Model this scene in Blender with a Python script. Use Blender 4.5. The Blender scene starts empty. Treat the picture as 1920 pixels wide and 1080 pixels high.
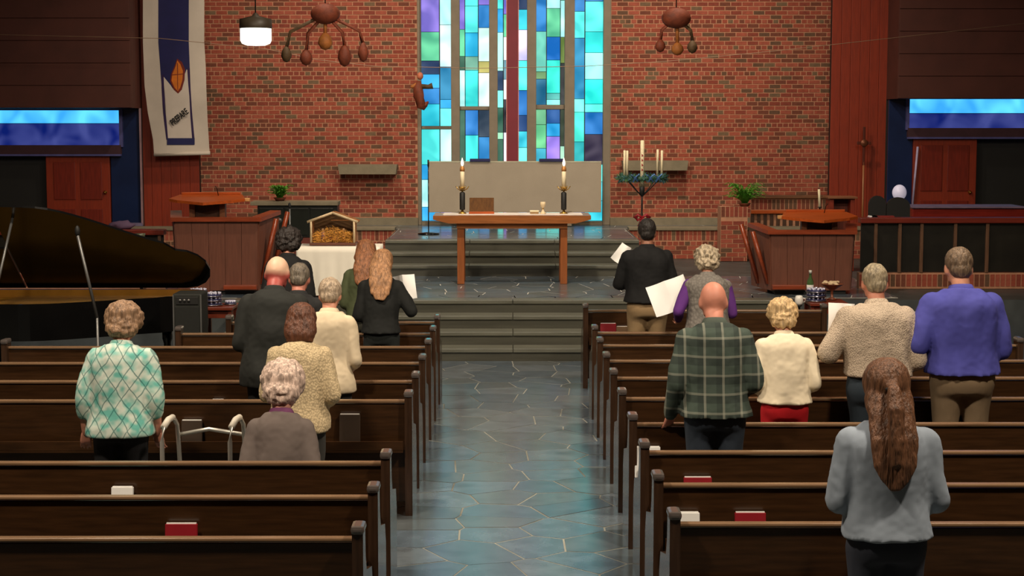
import bpy, bmesh, math, random
import numpy as np
from mathutils import Vector, Matrix, Euler, noise
random.seed(7)
C = bpy.context.scene.collection
PI = math.pi
R = math.radians

# ------------------------------------------------------------------ camera
F = 3100.0
CAM = Vector((-0.047, 0.0, 2.65))
cd = bpy.data.cameras.new('camera'); cam = bpy.data.objects.new('camera', cd); C.objects.link(cam)
cam.location = CAM
cam.rotation_euler = (R(90) - math.atan(305 / F), 0, -math.atan(6 / F))
cd.sensor_width = 36; cd.lens = F / 1920 * 36; cd.clip_end = 200
bpy.context.scene.camera = cam
MC = Euler(cam.rotation_euler).to_matrix()

def W(px, py, Y):                      # pixel of the 1920x1080 frame -> point at depth Y
    d = MC @ Vector(((px - 960) / F, (540 - py) / F, -1))
    return CAM + d * (Y / d.y)
def YZ(py, z, px=960):                 # depth at which height z shows at row py
    d = MC @ Vector(((px - 960) / F, (540 - py) / F, -1))
    return CAM.y + d.y * ((z - CAM.z) / d.z)

# ------------------------------------------------------------------ view, world
sc = bpy.context.scene
sc.view_settings.view_transform = 'Standard'; sc.view_settings.look = 'None'
sc.view_settings.gamma = 1; sc.view_settings.use_curve_mapping = False
sc.view_settings.exposure = 0.0
w = bpy.data.worlds.new('world'); sc.world = w; w.use_nodes = True
w.node_tree.nodes['Background'].inputs[0].default_value = (0.25, 0.4, 0.6, 1)
w.node_tree.nodes['Background'].inputs[1].default_value = 0.3

def area(name, loc, target, size, power, col, spread=180, sy=None):
    l = bpy.data.lights.new(name, 'AREA'); l.energy = power; l.color = col
    l.size = size; l.spread = R(spread)
    if sy: l.shape = 'RECTANGLE'; l.size_y = sy
    o = bpy.data.objects.new(name, l); C.objects.link(o); o.location = loc
    o.rotation_euler = (Vector(target) - Vector(loc)).to_track_quat('-Z', 'Y').to_euler()
    return o
WARM = (1.0, 0.84, 0.66)
for i, (x, y) in enumerate([(-3.4, 6.0), (3.4, 6.0), (-3.4, 11.5), (3.4, 11.5)]):
    area('ceiling_flood', (x, y, 7.2), (x * .8, y + 2.5, 0), 0.6, 385, WARM, 150)
area('chancel_flood', (-2.7, 22.7, 7.2), (-2.2, 26.5, 1.6), 0.3, 118, WARM, 120)
area('chancel_flood', (2.7, 22.7, 7.2), (2.2, 26.5, 1.6), 0.3, 126, WARM, 120)
area('altar_flood', (0, 18.2, 7.2), (0, 21.6, 1.2), 0.4, 230, WARM, 120)

# ------------------------------------------------------------------ materials
def lin(c):
    return tuple(((v / 255) / 12.92 if v / 255 <= 0.04045 else ((v / 255 + .055) / 1.055) ** 2.4) for v in c) + (1,)
MATS = {}
def M(name, col, rough=.6, var=.18, scale=6, metal=0, bump=0, bscale=60, spec=.5, coord='Object', stretch=(1, 1, 1), emit=0, sub=0):
    if name in MATS: return MATS[name]
    m = bpy.data.materials.new(name); m.use_nodes = True; nt = m.node_tree; N = nt.nodes; L = nt.links
    b = N['Principled BSDF']; c = lin(col)
    b.inputs['Roughness'].default_value = rough; b.inputs['Metallic'].default_value = metal
    b.inputs['Specular IOR Level'].default_value = spec
    tc = N.new('ShaderNodeTexCoord'); mp = N.new('ShaderNodeMapping'); mp.inputs['Scale'].default_value = stretch
    L.new(tc.outputs[coord], mp.inputs[0])
    n = N.new('ShaderNodeTexNoise'); n.inputs['Scale'].default_value = scale; n.inputs['Detail'].default_value = 4
    L.new(mp.outputs[0], n.inputs['Vector'])
    r = N.new('ShaderNodeValToRGB')
    r.color_ramp.elements[0].position = .3; r.color_ramp.elements[1].position = .7
    r.color_ramp.elements[0].color = tuple(v * (1 - var) for v in c[:3]) + (1,)
    r.color_ramp.elements[1].color = tuple(min(1, v * (1 + var)) for v in c[:3]) + (1,)
    L.new(n.outputs['Fac'], r.inputs[0]); L.new(r.outputs[0], b.inputs['Base Color'])
    if emit:
        L.new(r.outputs[0], b.inputs['Emission Color']); b.inputs['Emission Strength'].default_value = emit
    if bump:
        n2 = N.new('ShaderNodeTexNoise'); n2.inputs['Scale'].default_value = bscale
        L.new(mp.outputs[0], n2.inputs['Vector'])
        bp = N.new('ShaderNodeBump'); bp.inputs['Strength'].default_value = bump; bp.inputs['Distance'].default_value = .01
        L.new(n2.outputs['Fac'], bp.inputs['Height']); L.new(bp.outputs[0], b.inputs['Normal'])
    MATS[name] = m
    return m
def wood(name, col, rough=.35, var=.25, axis='z'):
    st = {'z': (9, 9, .8), 'x': (.8, 9, 9), 'y': (9, .8, 9)}[axis]
    return M(name, col, rough, var, 5, stretch=st)

brickM = [M('brick_%d' % i, c, .85, .15, 20, bump=.3) for i, c in enumerate([(148, 70, 50), (132, 60, 44), (158, 80, 60), (112, 60, 42), (98, 70, 50), (112, 88, 64)])]
BW = [5, 5, 5, 3, 2, 1]
mortar = M('mortar', (186, 134, 104), .9, .12, 15, bump=.2)
slateM = [M('slate_%d' % i, c, .2, .22, 7, bump=.035, bscale=14, spec=.9) for i, c in enumerate([(88, 100, 110), (78, 90, 100), (98, 106, 112), (86, 92, 94)])]
joint = M('slate_joint', (196, 192, 180), .8, .2, 8)
slab = M('slate_slab', (70, 74, 72), .45, .25, 4)
slate_s = M('slate_step', (78, 77, 66), .4, .2, 3, bump=.1, stretch=(.4, 4, 4))
slate_n = M('slate_nosing', (104, 104, 92), .3, .2, 5, bump=.1, stretch=(.5, 4, 4))
stone = M('grey_stone', (128, 118, 96), .8, .12, 8, bump=.2)
dark_pew = wood('dark_pew_wood', (60, 38, 20), .3, .3, 'x')
pew_end_m = wood('pew_end_wood', (60, 42, 30), .2, .3, 'z')
pew_cap = M('pew_cap_wood', (92, 84, 80), .12, .1, 10, spec=.9)
redwood = wood('redwood_boards', (138, 44, 14), .5, .16, 'z')
pulpit_m = wood('pulpit_wood', (112, 68, 52), .42, .14, 'z')
pulpit_rail = wood('pulpit_rail_wood', (140, 62, 34), .3, .25, 'x')
desk_m = wood('orange_wood', (176, 80, 28), .35, .2, 'x')
altar_m = wood('altar_wood', (150, 90, 46), .32, .2, 'x')
altar_leg = wood('altar_leg_wood', (144, 82, 42), .32, .2, 'z')
black = M('black_lacquer', (12, 12, 12), .18, .1)
blackm = M('matt_black', (24, 24, 22), .6, .1)
brass = M('brass', (190, 150, 70), .3, .1, metal=.9)
gold = M('gold_plate', (176, 130, 50), .4, .15, metal=.5)
steel = M('steel', (190, 190, 188), .25, .08, metal=1)
greym = M('grey_metal', (120, 120, 118), .4, .1, metal=.6)
cream = M('candle_wax', (238, 224, 186), .5, .05, spec=.4)
white_c = M('white_cloth', (250, 244, 228), .9, .05, 3)
frame_m = M('window_frame', (128, 116, 98), .6, .1, 6)
paper = M('paper', (250, 249, 244), .8, .04, 4)
flame_m = M('flame', (255, 225, 190), .5, .02, emit=3.0)
dkblue = M('dark_blue_panel', (24, 40, 78), .25, .2, 2)
fascia = M('dark_fascia', (86, 44, 34), .7, .15, 3)
plaster = M('plaster', (120, 96, 76), .9, .08, 3)
leafm = M('fern_green', (84, 150, 40), .6, .3, 12)
redbook = M('red_cover', (150, 22, 34), .5, .1)
maroon = M('maroon_post', (120, 30, 44), .55, .15, 2)

# ------------------------------------------------------------------ mesh builder
class MB:
    def __init__(s): s.v = []; s.f = []; s.mi = []; s.mats = []; s.sm = []
    def _m(s, m):
        if m not in s.mats: s.mats.append(m)
        return s.mats.index(m)
    def add(s, vs, fs, m, smooth=False):
        o = len(s.v); s.v += [tuple(v) for v in vs]; k = s._m(m)
        for f in fs: s.f.append(tuple(i + o for i in f)); s.mi.append(k); s.sm.append(smooth)
        return s
    def box(s, a, b, m, T=None):
        (x0, y0, z0), (x1, y1, z1) = a, b
        vs = [Vector(p) for p in [(x0, y0, z0), (x1, y0, z0), (x1, y1, z0), (x0, y1, z0), (x0, y0, z1), (x1, y0, z1), (x1, y1, z1), (x0, y1, z1)]]
        if T: vs = [T @ v for v in vs]
        return s.add(vs, [(3, 2, 1, 0), (4, 5, 6, 7), (0, 1, 5, 4), (1, 2, 6, 5), (2, 3, 7, 6), (3, 0, 4, 7)], m)
    def bbox(s, a, b, m, bev=.01, T=None):            # bevelled box
        bm = bmesh.new(); bmesh.ops.create_cube(bm, size=1)
        c = [(a[i] + b[i]) / 2 for i in range(3)]; d = [b[i] - a[i] for i in range(3)]
        for v in bm.verts: v.co = Vector([c[i] + v.co[i] * d[i] for i in range(3)])
        bmesh.ops.bevel(bm, geom=bm.edges[:], offset=min(bev, min(abs(q) for q in d) * .4), segments=2, affect='EDGES', profile=.6)
        if T: bmesh.ops.transform(bm, matrix=T, verts=bm.verts)
        bm.verts.index_update()
        s.add([v.co.copy() for v in bm.verts], [[v.index for v in f.verts] for f in bm.faces], m); bm.free()
        return s
    def rings(s, rs, m, smooth=True, cap=True, closed=True):
        n = len(rs[0]); vs = [p for r in rs for p in r]; fs = []
        for i in range(len(rs) - 1):
            for j in range(n if closed else n - 1):
                k = (j + 1) % n
                fs.append((i * n + j, i * n + k, (i + 1) * n + k, (i + 1) * n + j))
        if cap: fs.append(tuple(range(n))[::-1]); fs.append(tuple(range((len(rs) - 1) * n, len(rs) * n)))
        return s.add(vs, fs, m, smooth)
    def lathe(s, prof, m, c=(0, 0, 0), n=16, smooth=True, T=None):
        rs = []
        for r, z in prof:
            ring = [Vector((c[0] + r * math.cos(2 * PI * j / n), c[1] + r * math.sin(2 * PI * j / n), c[2] + z)) for j in range(n)]
            if T: ring = [T @ p for p in ring]
            rs.append(ring)
        return s.rings(rs, m, smooth)
    def tube(s, pts, r, m, n=8, radii=None, flat=1.0):
        pts = [Vector(p) for p in pts]; rs = []
        for i, p in enumerate(pts):
            d = (pts[min(i + 1, len(pts) - 1)] - pts[max(i - 1, 0)]).normalized()
            u = d.cross(Vector((0, 0, 1)) if abs(d.z) < .95 else Vector((0, 1, 0))).normalized(); v = d.cross(u)
            q = radii[i] if radii else r
            rs.append([p + u * q * math.cos(2 * PI * j / n) + v * q * flat * math.sin(2 * PI * j / n) for j in range(n)])
        return s.rings(rs, m)
    def prism(s, poly, axis, a, b, m, T=None):       # poly in the two other axes
        def mk(p, t):
            q = {'x': (t, p[0], p[1]), 'y': (p[0], t, p[1]), 'z': (p[0], p[1], t)}[axis]
            q = Vector(q); return T @ q if T else q
        n = len(poly); vs = [mk(p, a) for p in poly] + [mk(p, b) for p in poly]
        return s.add(vs, [tuple(range(n)), tuple(range(2 * n - 1, n - 1, -1))] + [(i, i + n, (i + 1) % n + n, (i + 1) % n) for i in range(n)], m)
    def ell(s, c, r, m, n=16, k=10, T=None):
        rs = []
        for i in range(k + 1):
            t = PI * (i + .001) / (k + .002)
            ring = [Vector((c[0] + r[0] * math.sin(t) * math.cos(2 * PI * j / n), c[1] + r[1] * math.sin(t) * math.sin(2 * PI * j / n), c[2] - r[2] * math.cos(t))) for j in range(n)]
            if T: ring = [T @ p for p in ring]
            rs.append(ring)
        return s.rings(rs, m)
    def mesh(s, name):
        me = bpy.data.meshes.new(name); me.from_pydata(s.v, [], s.f)
        for m in s.mats: me.materials.append(m)
        me.polygons.foreach_set('material_index', s.mi); me.polygons.foreach_set('use_smooth', s.sm)
        bm = bmesh.new(); bm.from_mesh(me); bmesh.ops.recalc_face_normals(bm, faces=bm.faces); bm.to_mesh(me); bm.free()
        return me
    def build(s, name, parent=None):
        o = bpy.data.objects.new(name, s.mesh(name)); C.objects.link(o)
        if parent: o.parent = parent
        return o
def thing(name, label, cat, loc=(0, 0, 0), rz=0, group=None):
    o = bpy.data.objects.new(name, None); C.objects.link(o); o.location = loc; o.rotation_euler = (0, 0, rz)
    o.empty_display_size = .1
    return tag(o, label, cat, group)
def tag(o, label, cat, group=None):
    o['label'] = label; o['category'] = cat
    if group: o['group'] = group
    return o
def struct(o, label=None, cat=None):
    o['kind'] = 'structure'
    if label: o['label'] = label
    if cat: o['category'] = cat
    return o
def inst(me, name, parent, loc, scale=(1, 1, 1), rot=(0, 0, 0)):
    o = bpy.data.objects.new(name, me); C.objects.link(o); o.parent = parent; o.location = loc; o.scale = scale; o.rotation_euler = rot
    return o

# ------------------------------------------------------------------ room shell
ZP, ZU = .60, 1.05                      # heights of platform and of altar platform
Y0 = YZ(678, 0); Y1 = Y0 + .93; Y2 = YZ(518, ZP); Y3 = Y2 + .64; YB = YZ(422, ZU)
YB = max(YB, 26.0)
FX = 9.0
def sbox(name, a, b, m, label=None, cat=None): return struct(MB().box(a, b, m).build(name), label, cat)
floor = sbox('floor', (-FX, -3, -.2), (FX, Y0, 0), slab, 'nave floor of irregular dark slate flagstones with pale joints', 'floor')
ceil = sbox('ceiling', (-FX, -3, 7.6), (FX, YB + .6, 7.8), fascia, 'dark timber ceiling high over the nave', 'ceiling')
wl = sbox('wall_left', (-FX - .2, -3, -.2), (-FX, YB + .6, 7.6), plaster, 'plain left side wall of the nave', 'wall')
wr = sbox('wall_right', (FX, -3, -.2), (FX + .2, YB + .6, 7.6), plaster, 'plain right side wall of the nave', 'wall')
wf = sbox('wall_front', (-FX, -3.2, -.2), (FX, -3, 7.6), plaster, 'plain rear wall behind the camera', 'wall')

# flagstones: clipped Voronoi cells with recessed joints
def flags(x0, x1, y0, y1, size, z, parent, th=.02, seed=1, jm=None):
    MB().box((x0, y0, z - .01), (x1, y1, z + th - .002), jm or joint).build('mortar_bed', parent)
    rnd = random.Random(seed); sx, sy = size
    nx, ny = max(1, round((x1 - x0) / sx)), max(1, round((y1 - y0) / sy))
    sx, sy = (x1 - x0) / nx, (y1 - y0) / ny; P = {}
    for i in range(-2, nx + 2):
        for j in range(-2, ny + 2):
            P[i, j] = (x0 + (i + .5 + (.5 if j % 2 else 0) * .6 + rnd.uniform(-.36, .36)) * sx, y0 + (j + .5 + rnd.uniform(-.36, .36)) * sy)
    def clip(poly, nx_, ny_, c):
        out = []
        for k in range(len(poly)):
            a, b = poly[k], poly[(k + 1) % len(poly)]
            da, db = a[0] * nx_ + a[1] * ny_ - c, b[0] * nx_ + b[1] * ny_ - c
            if da <= 0: out.append(a)
            if da * db < 0:
                t = da / (da - db); out.append((a[0] + t * (b[0] - a[0]), a[1] + t * (b[1] - a[1])))
        return out
    g = .0062
    for (i, j), p in P.items():
        poly = [(x0 + g, y0 + g), (x1 - g, y0 + g), (x1 - g, y1 - g), (x0 + g, y1 - g)]
        for di in range(-2, 3):
            for dj in range(-2, 3):
                q = P.get((i + di, j + dj))
                if (di or dj) and q and poly:
                    nx_, ny_ = q[0] - p[0], q[1] - p[1]; l = math.hypot(nx_, ny_); nx_ /= l; ny_ /= l
                    c = (q[0] + p[0]) / 2 * nx_ + (q[1] + p[1]) / 2 * ny_ - g
                    poly = clip(poly, nx_, ny_, c)
        if len(poly) < 3: continue
        ar = abs(sum(poly[k][0] * poly[(k + 1) % len(poly)][1] - poly[(k + 1) % len(poly)][0] * poly[k][1] for k in range(len(poly)))) / 2
        if ar < .004: continue
        zz = z + th + rnd.uniform(-.0015, .0015)
        MB().prism(poly, 'z', z - .005, zz, rnd.choice(slateM)).build('flagstone', parent)
flags(-.92, .92, 8.6, Y0 - .02, (.42, .40), -.002, floor, th=.012, seed=3, jm=M('nave_joint', (140, 140, 130), .8, .35, 1.5))
sbox('floor_platform', (-FX, Y1 + .03, -.2), (FX, YB + .6, ZP - .004), slab, 'raised platform of dark slate in front of the altar steps', 'platform')
flags(-4.6, 4.6, Y1 + .24, Y2, (.42, .34), ZP - .012, bpy.data.objects['floor_platform'], th=.014, seed=5)
up = sbox('floor_sanctuary', (-1.77, Y3 + .03, ZP), (1.78, 25.6, ZU - .002), slab, 'upper sanctuary floor of polished slate under the stained glass window', 'platform')
up2 = MB().box((-FX, 25.62, ZP), (FX, YB + .6, ZU - .002), slab).build('sanctuary_base', up)
flags(-1.75, 1.75, Y3 + .24, 25.6, (.6, .45), ZU - .012, up, th=.014, seed=8)
flags(-4.6, 4.6, 25.64, YB - .03, (.8, .4), ZU - .012, up, th=.014, seed=9)
# steps
def steps(name, x0, x1, ya, z0, n, rise, run, label):
    root = thing(name, label, 'steps', (0, 0, 0)); root['kind'] = 'structure'
    for i in range(n):
        z = z0 + rise * (i + 1); y = ya + run * i
        MB().box((x0, y, z0 - (.2 if z0 == 0 else 0)), (x1, y + run + .3, z - .04), slate_s).build('riser', root)
        k = 4 if x1 - x0 > 5 else 3
        for q in range(k):
            a = x0 + (x1 - x0) * q / k; b = x0 + (x1 - x0) * (q + 1) / k
            MB().bbox((a + .003, y - .025, z - .045), (b - .003, y + run + .24 * (i == n - 1), z), slate_n, .008).build('tread', root)
    return root
steps('stair_lower', -3.3, 3.3, Y0, 0, 4, .15, .31, 'four long slate steps rising from the aisle to the platform')
steps('stair_upper', -1.78, 1.78, Y2, ZP, 3, .15, .32, 'three slate steps rising from the platform to the sanctuary')

# ------------------------------------------------------------------ brickwork
BL, BH, BJ = .181, .0685, .0145
def brick_mesh(l, h, d, m):
    return MB().bbox((0, -d, 0), (l, .005, h), m, .002).mesh('brick')
def plainbox(l, h, d, m):
    return MB().box((0, -d, 0), (l, .005, h), m).mesh('brick')
_bm = {}
def brick_me(kind, mi):
    if (kind, mi) not in _bm:
        l, h = {'s': (BL - BJ, BH - BJ), 'h': (BL / 2 - BJ, BH - BJ), 'r': (.051, .15)}[kind]
        _bm[kind, mi] = plainbox(l, h, .006, brickM[mi])
    return _bm[kind, mi]
def brickwall(parent, x0, x1, z0, z1, y, cap=300, near=0.0, seed=0, holes=()):
    rnd = random.Random(seed); L = []; nrow = int((z1 - z0) / BH)
    for r in range(nrow):
        z = z0 + r * BH; head = (r % 6 == 3)
        bl = BL / 2 if head else BL; off = (r % 2) * BL / 2 + (BL / 4 if head else 0)
        x = x0 - off
        while x < x1 - .02:
            a, b = max(x, x0), min(x + bl, x1)
            if b - a > .035: L.append((a, b, z, 'h' if head else 's', bl))
            x += bl
    L.sort(key=lambda t: (abs(t[2] - 2.65) ** 2 + (t[0] - near) ** 2))
    st = MB(); k = 0
    for (a, b, z, kd, bl) in L:
        mi = rnd.choices(range(6), BW)[0]; full = (b - a) > bl - .001
        if k < cap:
            o = inst(brick_me(kd, mi), 'brick', parent, (a + BJ / 2, y, z + BJ / 2), (1 if full else (b - a - BJ) / (bl - BJ), 1 + rnd.uniform(-.15, .15), 1)); k += 1
        else:
            d = .006 * (1 + rnd.uniform(-.15, .15))
            st.box((a + BJ / 2, y - d, z + BJ / 2), (b - BJ / 2, y + .005, z + BH - BJ / 2), brickM[mi])
    if st.v:
        o = st.build('brickwork', parent); o['kind'] = 'stuff'
def soldiers(parent, x0, x1, z, y, seed=0):
    rnd = random.Random(seed); x = x0
    while x < x1 - .05:
        inst(brick_me('r', rnd.choices(range(6), BW)[0]), 'brick', parent, (x + .006, y, z)); x += .066

WX0 = W(783, 200, YB).x; WX1 = W(1145, 200, YB).x
BX0 = W(370, 250, YB).x; BX1 = W(1559, 250, YB).x
wbl = sbox('wall_back_left', (BX0 - 3.5, YB, ZU - .4), (WX0, YB + .5, 7.6), mortar, 'red brick back wall left of the stained glass window', 'wall')
wbr = sbox('wall_back_right', (WX1, YB, ZU - .4), (BX1 + 3.5, YB + .5, 7.6), mortar, 'red brick back wall right of the stained glass window', 'wall')
brickwall(wbl, BX0 - .3, WX0, ZU + .13, 6.2, YB, near=-3, seed=1)
brickwall(wbr, WX1, BX1 + .3, ZU + .13, 6.2, YB, near=3, seed=2)
for nm, a, b in (('baseboard_left', BX0, WX0), ('baseboard_right', WX1, BX1)):
    sbox(nm, (a, YB - .05, ZU), (b, YB, ZU + .12), stone, 'grey stone base course under the brick wall ' + nm.split('_')[1] + ' of the window', 'baseboard')

# low brick walls at both sides of the sanctuary
for sgn, lab in ((-1, 'left'), (1, 'right')):
    xa, xb = (1.8, 6.2)
    x0, x1 = (xa, xb) if sgn > 0 else (-xb, -xa)
    lw = sbox('wall_low_' + lab, (x0, 25.42, ZP), (x1, 25.62, ZU - .01), mortar, 'low brick wall with soldier course and grey coping, %s of the altar steps' % lab, 'wall')
    soldiers(lw, x0, x1, ZU - .16, 25.42, 3)
    brickwall(lw, x0, x1, ZP, ZU - .165, 25.42, cap=130, near=2.5 * sgn, seed=4)
    MB().bbox((x0, 25.38, ZU - .01), (x1, 25.8, ZU + .035), stone, .01).build('coping', lw)

# ------------------------------------------------------------------ stained glass window
def glass(col, k=1.0):
    key = 'glass_%d_%d_%d' % col
    if key in MATS: return MATS[key]
    m = bpy.data.materials.new(key); m.use_nodes = True; N = m.node_tree.nodes; L = m.node_tree.links
    b = N['Principled BSDF']; c = lin(col); b.inputs['Roughness'].default_value = .15
    b.inputs['Base Color'].default_value = tuple(v * .1 for v in c[:3]) + (1,)
    tc = N.new('ShaderNodeTexCoord'); n = N.new('ShaderNodeTexNoise'); n.inputs['Scale'].default_value = 2.6; n.inputs['Detail'].default_value = 1
    n.inputs['Distortion'].default_value = .5
    L.new(tc.outputs['Object'], n.inputs['Vector'])
    r = N.new('ShaderNodeValToRGB'); e = r.color_ramp.elements
    e[0].position = .33; e[1].position = .68
    e[0].color = (c[0] * .6, c[1] * .7, c[2] * .8, 1); e[1].color = tuple(min(1.3, v * 1.3 + .04) for v in c[:3]) + (1,)
    L.new(n.outputs['Fac'], r.inputs[0]); L.new(r.outputs[0], b.inputs['Emission Color']); b.inputs['Emission Strength'].default_value = 1.27 * k
    MATS[key] = m
    return m
win = struct(thing('window_1', 'tall stained glass window of blue, aqua and green panes in the middle of the brick wall', 'window'))
YG = YB + .16
ZT = 6.3
GX = lambda zx: W(780 + zx / 4.695, 200, YG).x
GZ = lambda zy: W(960, 80 + zy / 4.695, YG).z
MINT, AQ, CY, BL_, GR, DG, NV, SKY = (190, 255, 240), (90, 240, 225), (40, 190, 205), (30, 120, 185), (90, 190, 140), (45, 90, 70), (25, 50, 85), (40, 160, 215)
cols = [
 (50, 208, [(-9, GR), (160, NV), (278, SKY), (400, BL_), (540, CY), (735, None), (762, AQ)]),
 (212, 312, [(-9, (220, 255, 250)), (213, (35, 125, 165)), (500, SKY), (578, (110, 255, 240)), (735, None), (762, MINT)]),
 (388, 432, [(-9, GR), (120, DG), (242, (200, 255, 240)), (562, None), (594, DG)]),
 (434, 548, [(-9, (20, 165, 205)), (122, (110, 165, 140)), (242, (55, 215, 205)), (562, None), (594, (40, 120, 190)), (815, (70, 230, 220))]),
 (551, 645, [(-9, (225, 255, 235)), (165, (175, 165, 90)), (266, (230, 255, 240)), (562, None), (594, (45, 60, 75)), (830, (30, 120, 180))]),
 (720, 768, [(-9, (165, 255, 225)), (248, (20, 50, 80)), (420, (120, 255, 220)), (572, DG), (790, (150, 210, 170)), (850, DG)]),
 (771, 798, [(-9, (250, 250, 255)), (155, (100, 140, 150)), (324, (250, 250, 255)), (500, (45, 38, 44)), (790, (240, 220, 240))]),
 (904, 976, [(-9, (225, 210, 255)), (157, (90, 250, 230)), (420, (30, 110, 180)), (640, (20, 60, 110)), (780, (55, 195, 210)), (924, (120, 255, 230))]),
 (1057, 1146, [(-9, (110, 200, 175)), (255, (100, 140, 90)), (320, (30, 100, 130)), (548, None), (588, (110, 180, 130)), (722, (100, 190, 130)), (930, (60, 170, 190))]),
 (1149, 1268, [(-9, (20, 110, 190)), (153, (50, 225, 200)), (445, (80, 170, 160)), (500, (130, 255, 230)), (548, None), (588, (25, 80, 140)), (710, SKY), (825, (150, 120, 215))]),
 (1270, 1305, [(-9, (110, 130, 60)), (180, (40, 42, 40)), (548, None), (588, (50, 60, 42)), (910, (150, 200, 170))]),
 (1392, 1482, [(-9, (30, 130, 170)), (495, (120, 255, 230)), (611, (70, 225, 200)), (873, (40, 170, 170))]),
 (1486, 1642, [(-9, (30, 215, 205)), (88, (150, 255, 240)), (322, (40, 240, 220)), (540, (110, 255, 230)), (613, (25, 110, 180)), (807, (52, 42, 62))]),
]
ZBOT = ZU + .06
extra = [AQ, BL_, MINT, CY, SKY, GR, NV, (130, 110, 200)]
rg = random.Random(11)
for a, b, ps in cols:
    xa, xb = GX(a), GX(b)
    segs = []
    for i, (zy, c) in enumerate(ps):
        top = GZ(zy) if zy >= 0 else GZ(-40 - rg.random() * 120)
        bot = GZ(ps[i + 1][0]) if i + 1 < len(ps) else GZ(1040 + rg.random() * 60)
        segs.append((bot, top, c))
    z = segs[0][1]
    while z < ZT - .05:
        h = rg.uniform(.25, .7); segs.append((z, min(ZT, z + h), rg.choice(extra))); z += h
    z = segs[len(ps) - 1][0]
    while z > ZBOT + .05:
        h = rg.uniform(.2, .5); segs.append((max(ZBOT, z - h), z, rg.choice([AQ, CY, AQ, BL_, SKY, MINT, (150, 120, 215)]))); z -= h
    for bot, top, c in segs:
        if top - bot < .02: continue
        if c is None:
            continue
        MB().box((xa, YG, bot + .004), (xb, YG + .012, top - .004), glass(c)).build('pane', win)
# frame
for a, b in ((-40, 50), (312, 388), (645, 720), (976, 1057), (1305, 1392), (1642, 1712)):
    MB().bbox((max(GX(a), WX0), YB - .02, ZU), (min(GX(b), WX1), YG + .1, ZT + .1), frame_m, .012).build('mullion', win)
for a, b in ((208, 212), (432, 434), (548, 551), (768, 771), (1146, 1149), (1268, 1270), (1482, 1486)):
    MB().box((GX(a) - .004, YG - .012, ZBOT), (GX(b) + .004, YG + .02, ZT), blackm).build('lead', win)
for a, b, t, u in ((50, 312, 735, 762), (388, 645, 562, 594), (1057, 1305, 548, 588)):
    MB().bbox((GX(a), YB + .04, GZ(u)), (GX(b), YG + .05, GZ(t)), frame_m, .01).build('transom', win)
MB().box((WX0, YB, ZU), (WX1, YG + .1, ZBOT), frame_m).build('sill', win)
MB().box((WX0, YB + .0, ZT), (WX1, YG + .3, 7.6), mortar).build('lintel', win)
MB().box((GX(-40), YG + .1, ZU), (GX(1712), YG + .14, ZT), blackm).build('backing', win)
# maroon post standing in front of glass
p0, p1 = W(950, 200, YB - .06), W(972, 200, YB - .06)
cp = thing('maroon_post', 'tall narrow maroon upright in front of the middle of the stained glass', 'post', ((p0.x + p1.x) / 2, YB - .06, ZU))
hw = (p1.x - p0.x) / 2
MB().bbox((-hw, -.04, 0), (hw, .035, 4.9), maroon, .01).build('upright', cp)
for sx in (-1, 1): MB().box((sx * hw - .006, -.045, .02), (sx * hw + .006, .0, 4.88), M('post_edge', (200, 130, 120), .6)).build('edge_strip', cp)

# reredos panel
YR = YB - .45
a = W(803, 303, YR); b = W(1127, 398, YR)
rr = thing('reredos_panel', 'wide plain tan fabric panel standing behind the altar table', 'panel', ((a.x + b.x) / 2, YR, ZU))
hw = (b.x - a.x) / 2; zt = a.z - ZU; zb = b.z - ZU
rmat = M('tan_fabric', (164, 152, 134), .9, .05, 3, bump=.1)
MB().bbox((-hw, -.03, zb), (hw, .03, zt), rmat, .006).build('panel_face', rr)
for x in (-hw * .62, hw * .62): MB().box((x - .05, -.05, .0 + .016), (x + .05, .1, zb + .02), frame_m).build('foot', rr)
MB().box((-hw, -.034, zt - .012), (hw, .034, zt + .006), M('pale_trim', (190, 186, 160), .6)).build('top_trim', rr)
for px0, px1 in ((881, 919), (1011, 1056)):
    q0, q1 = W(px0, 300, YR), W(px1, 300, YR)
    MB().bbox((q0.x, YR - .06, q0.z - .025), (q1.x, YR + .06, q0.z + .02), M('navy_cloth', (34, 34, 84), .7), .005).build('navy_strip', rr).matrix_parent_inverse = Matrix.Translation(-rr.location)

# ------------------------------------------------------------------ wood wall panels and side bays
def board_wall(name, pa, pb, y, z0, z1, label, mat, bw=.15):
    xa, xb = W(pa, 200, y).x, W(pb, 200, y).x
    root = sbox(name, (xa, y, z0), (xb, y + .1, z1), blackm, label, 'wall')
    n = max(1, round((xb - xa) / bw)); s_ = (xb - xa) / n
    for i in range(n):
        MB().bbox((xa + i * s_ + .0015, y - .022, z0), (xa + (i + 1) * s_ - .0015, y + .01, z1), mat, .005).build('board', root)
    return root
YW = YB - .35
board_wall('wall_wood_left', 264, 372, YW, ZP, 7.6, 'vertical redwood boards between brick wall and left side bay', redwood)
board_wall('wall_wood_right', 1557, 1664, YW, ZP, 7.6, 'vertical redwood boards between brick wall and right side bay', redwood)

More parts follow.
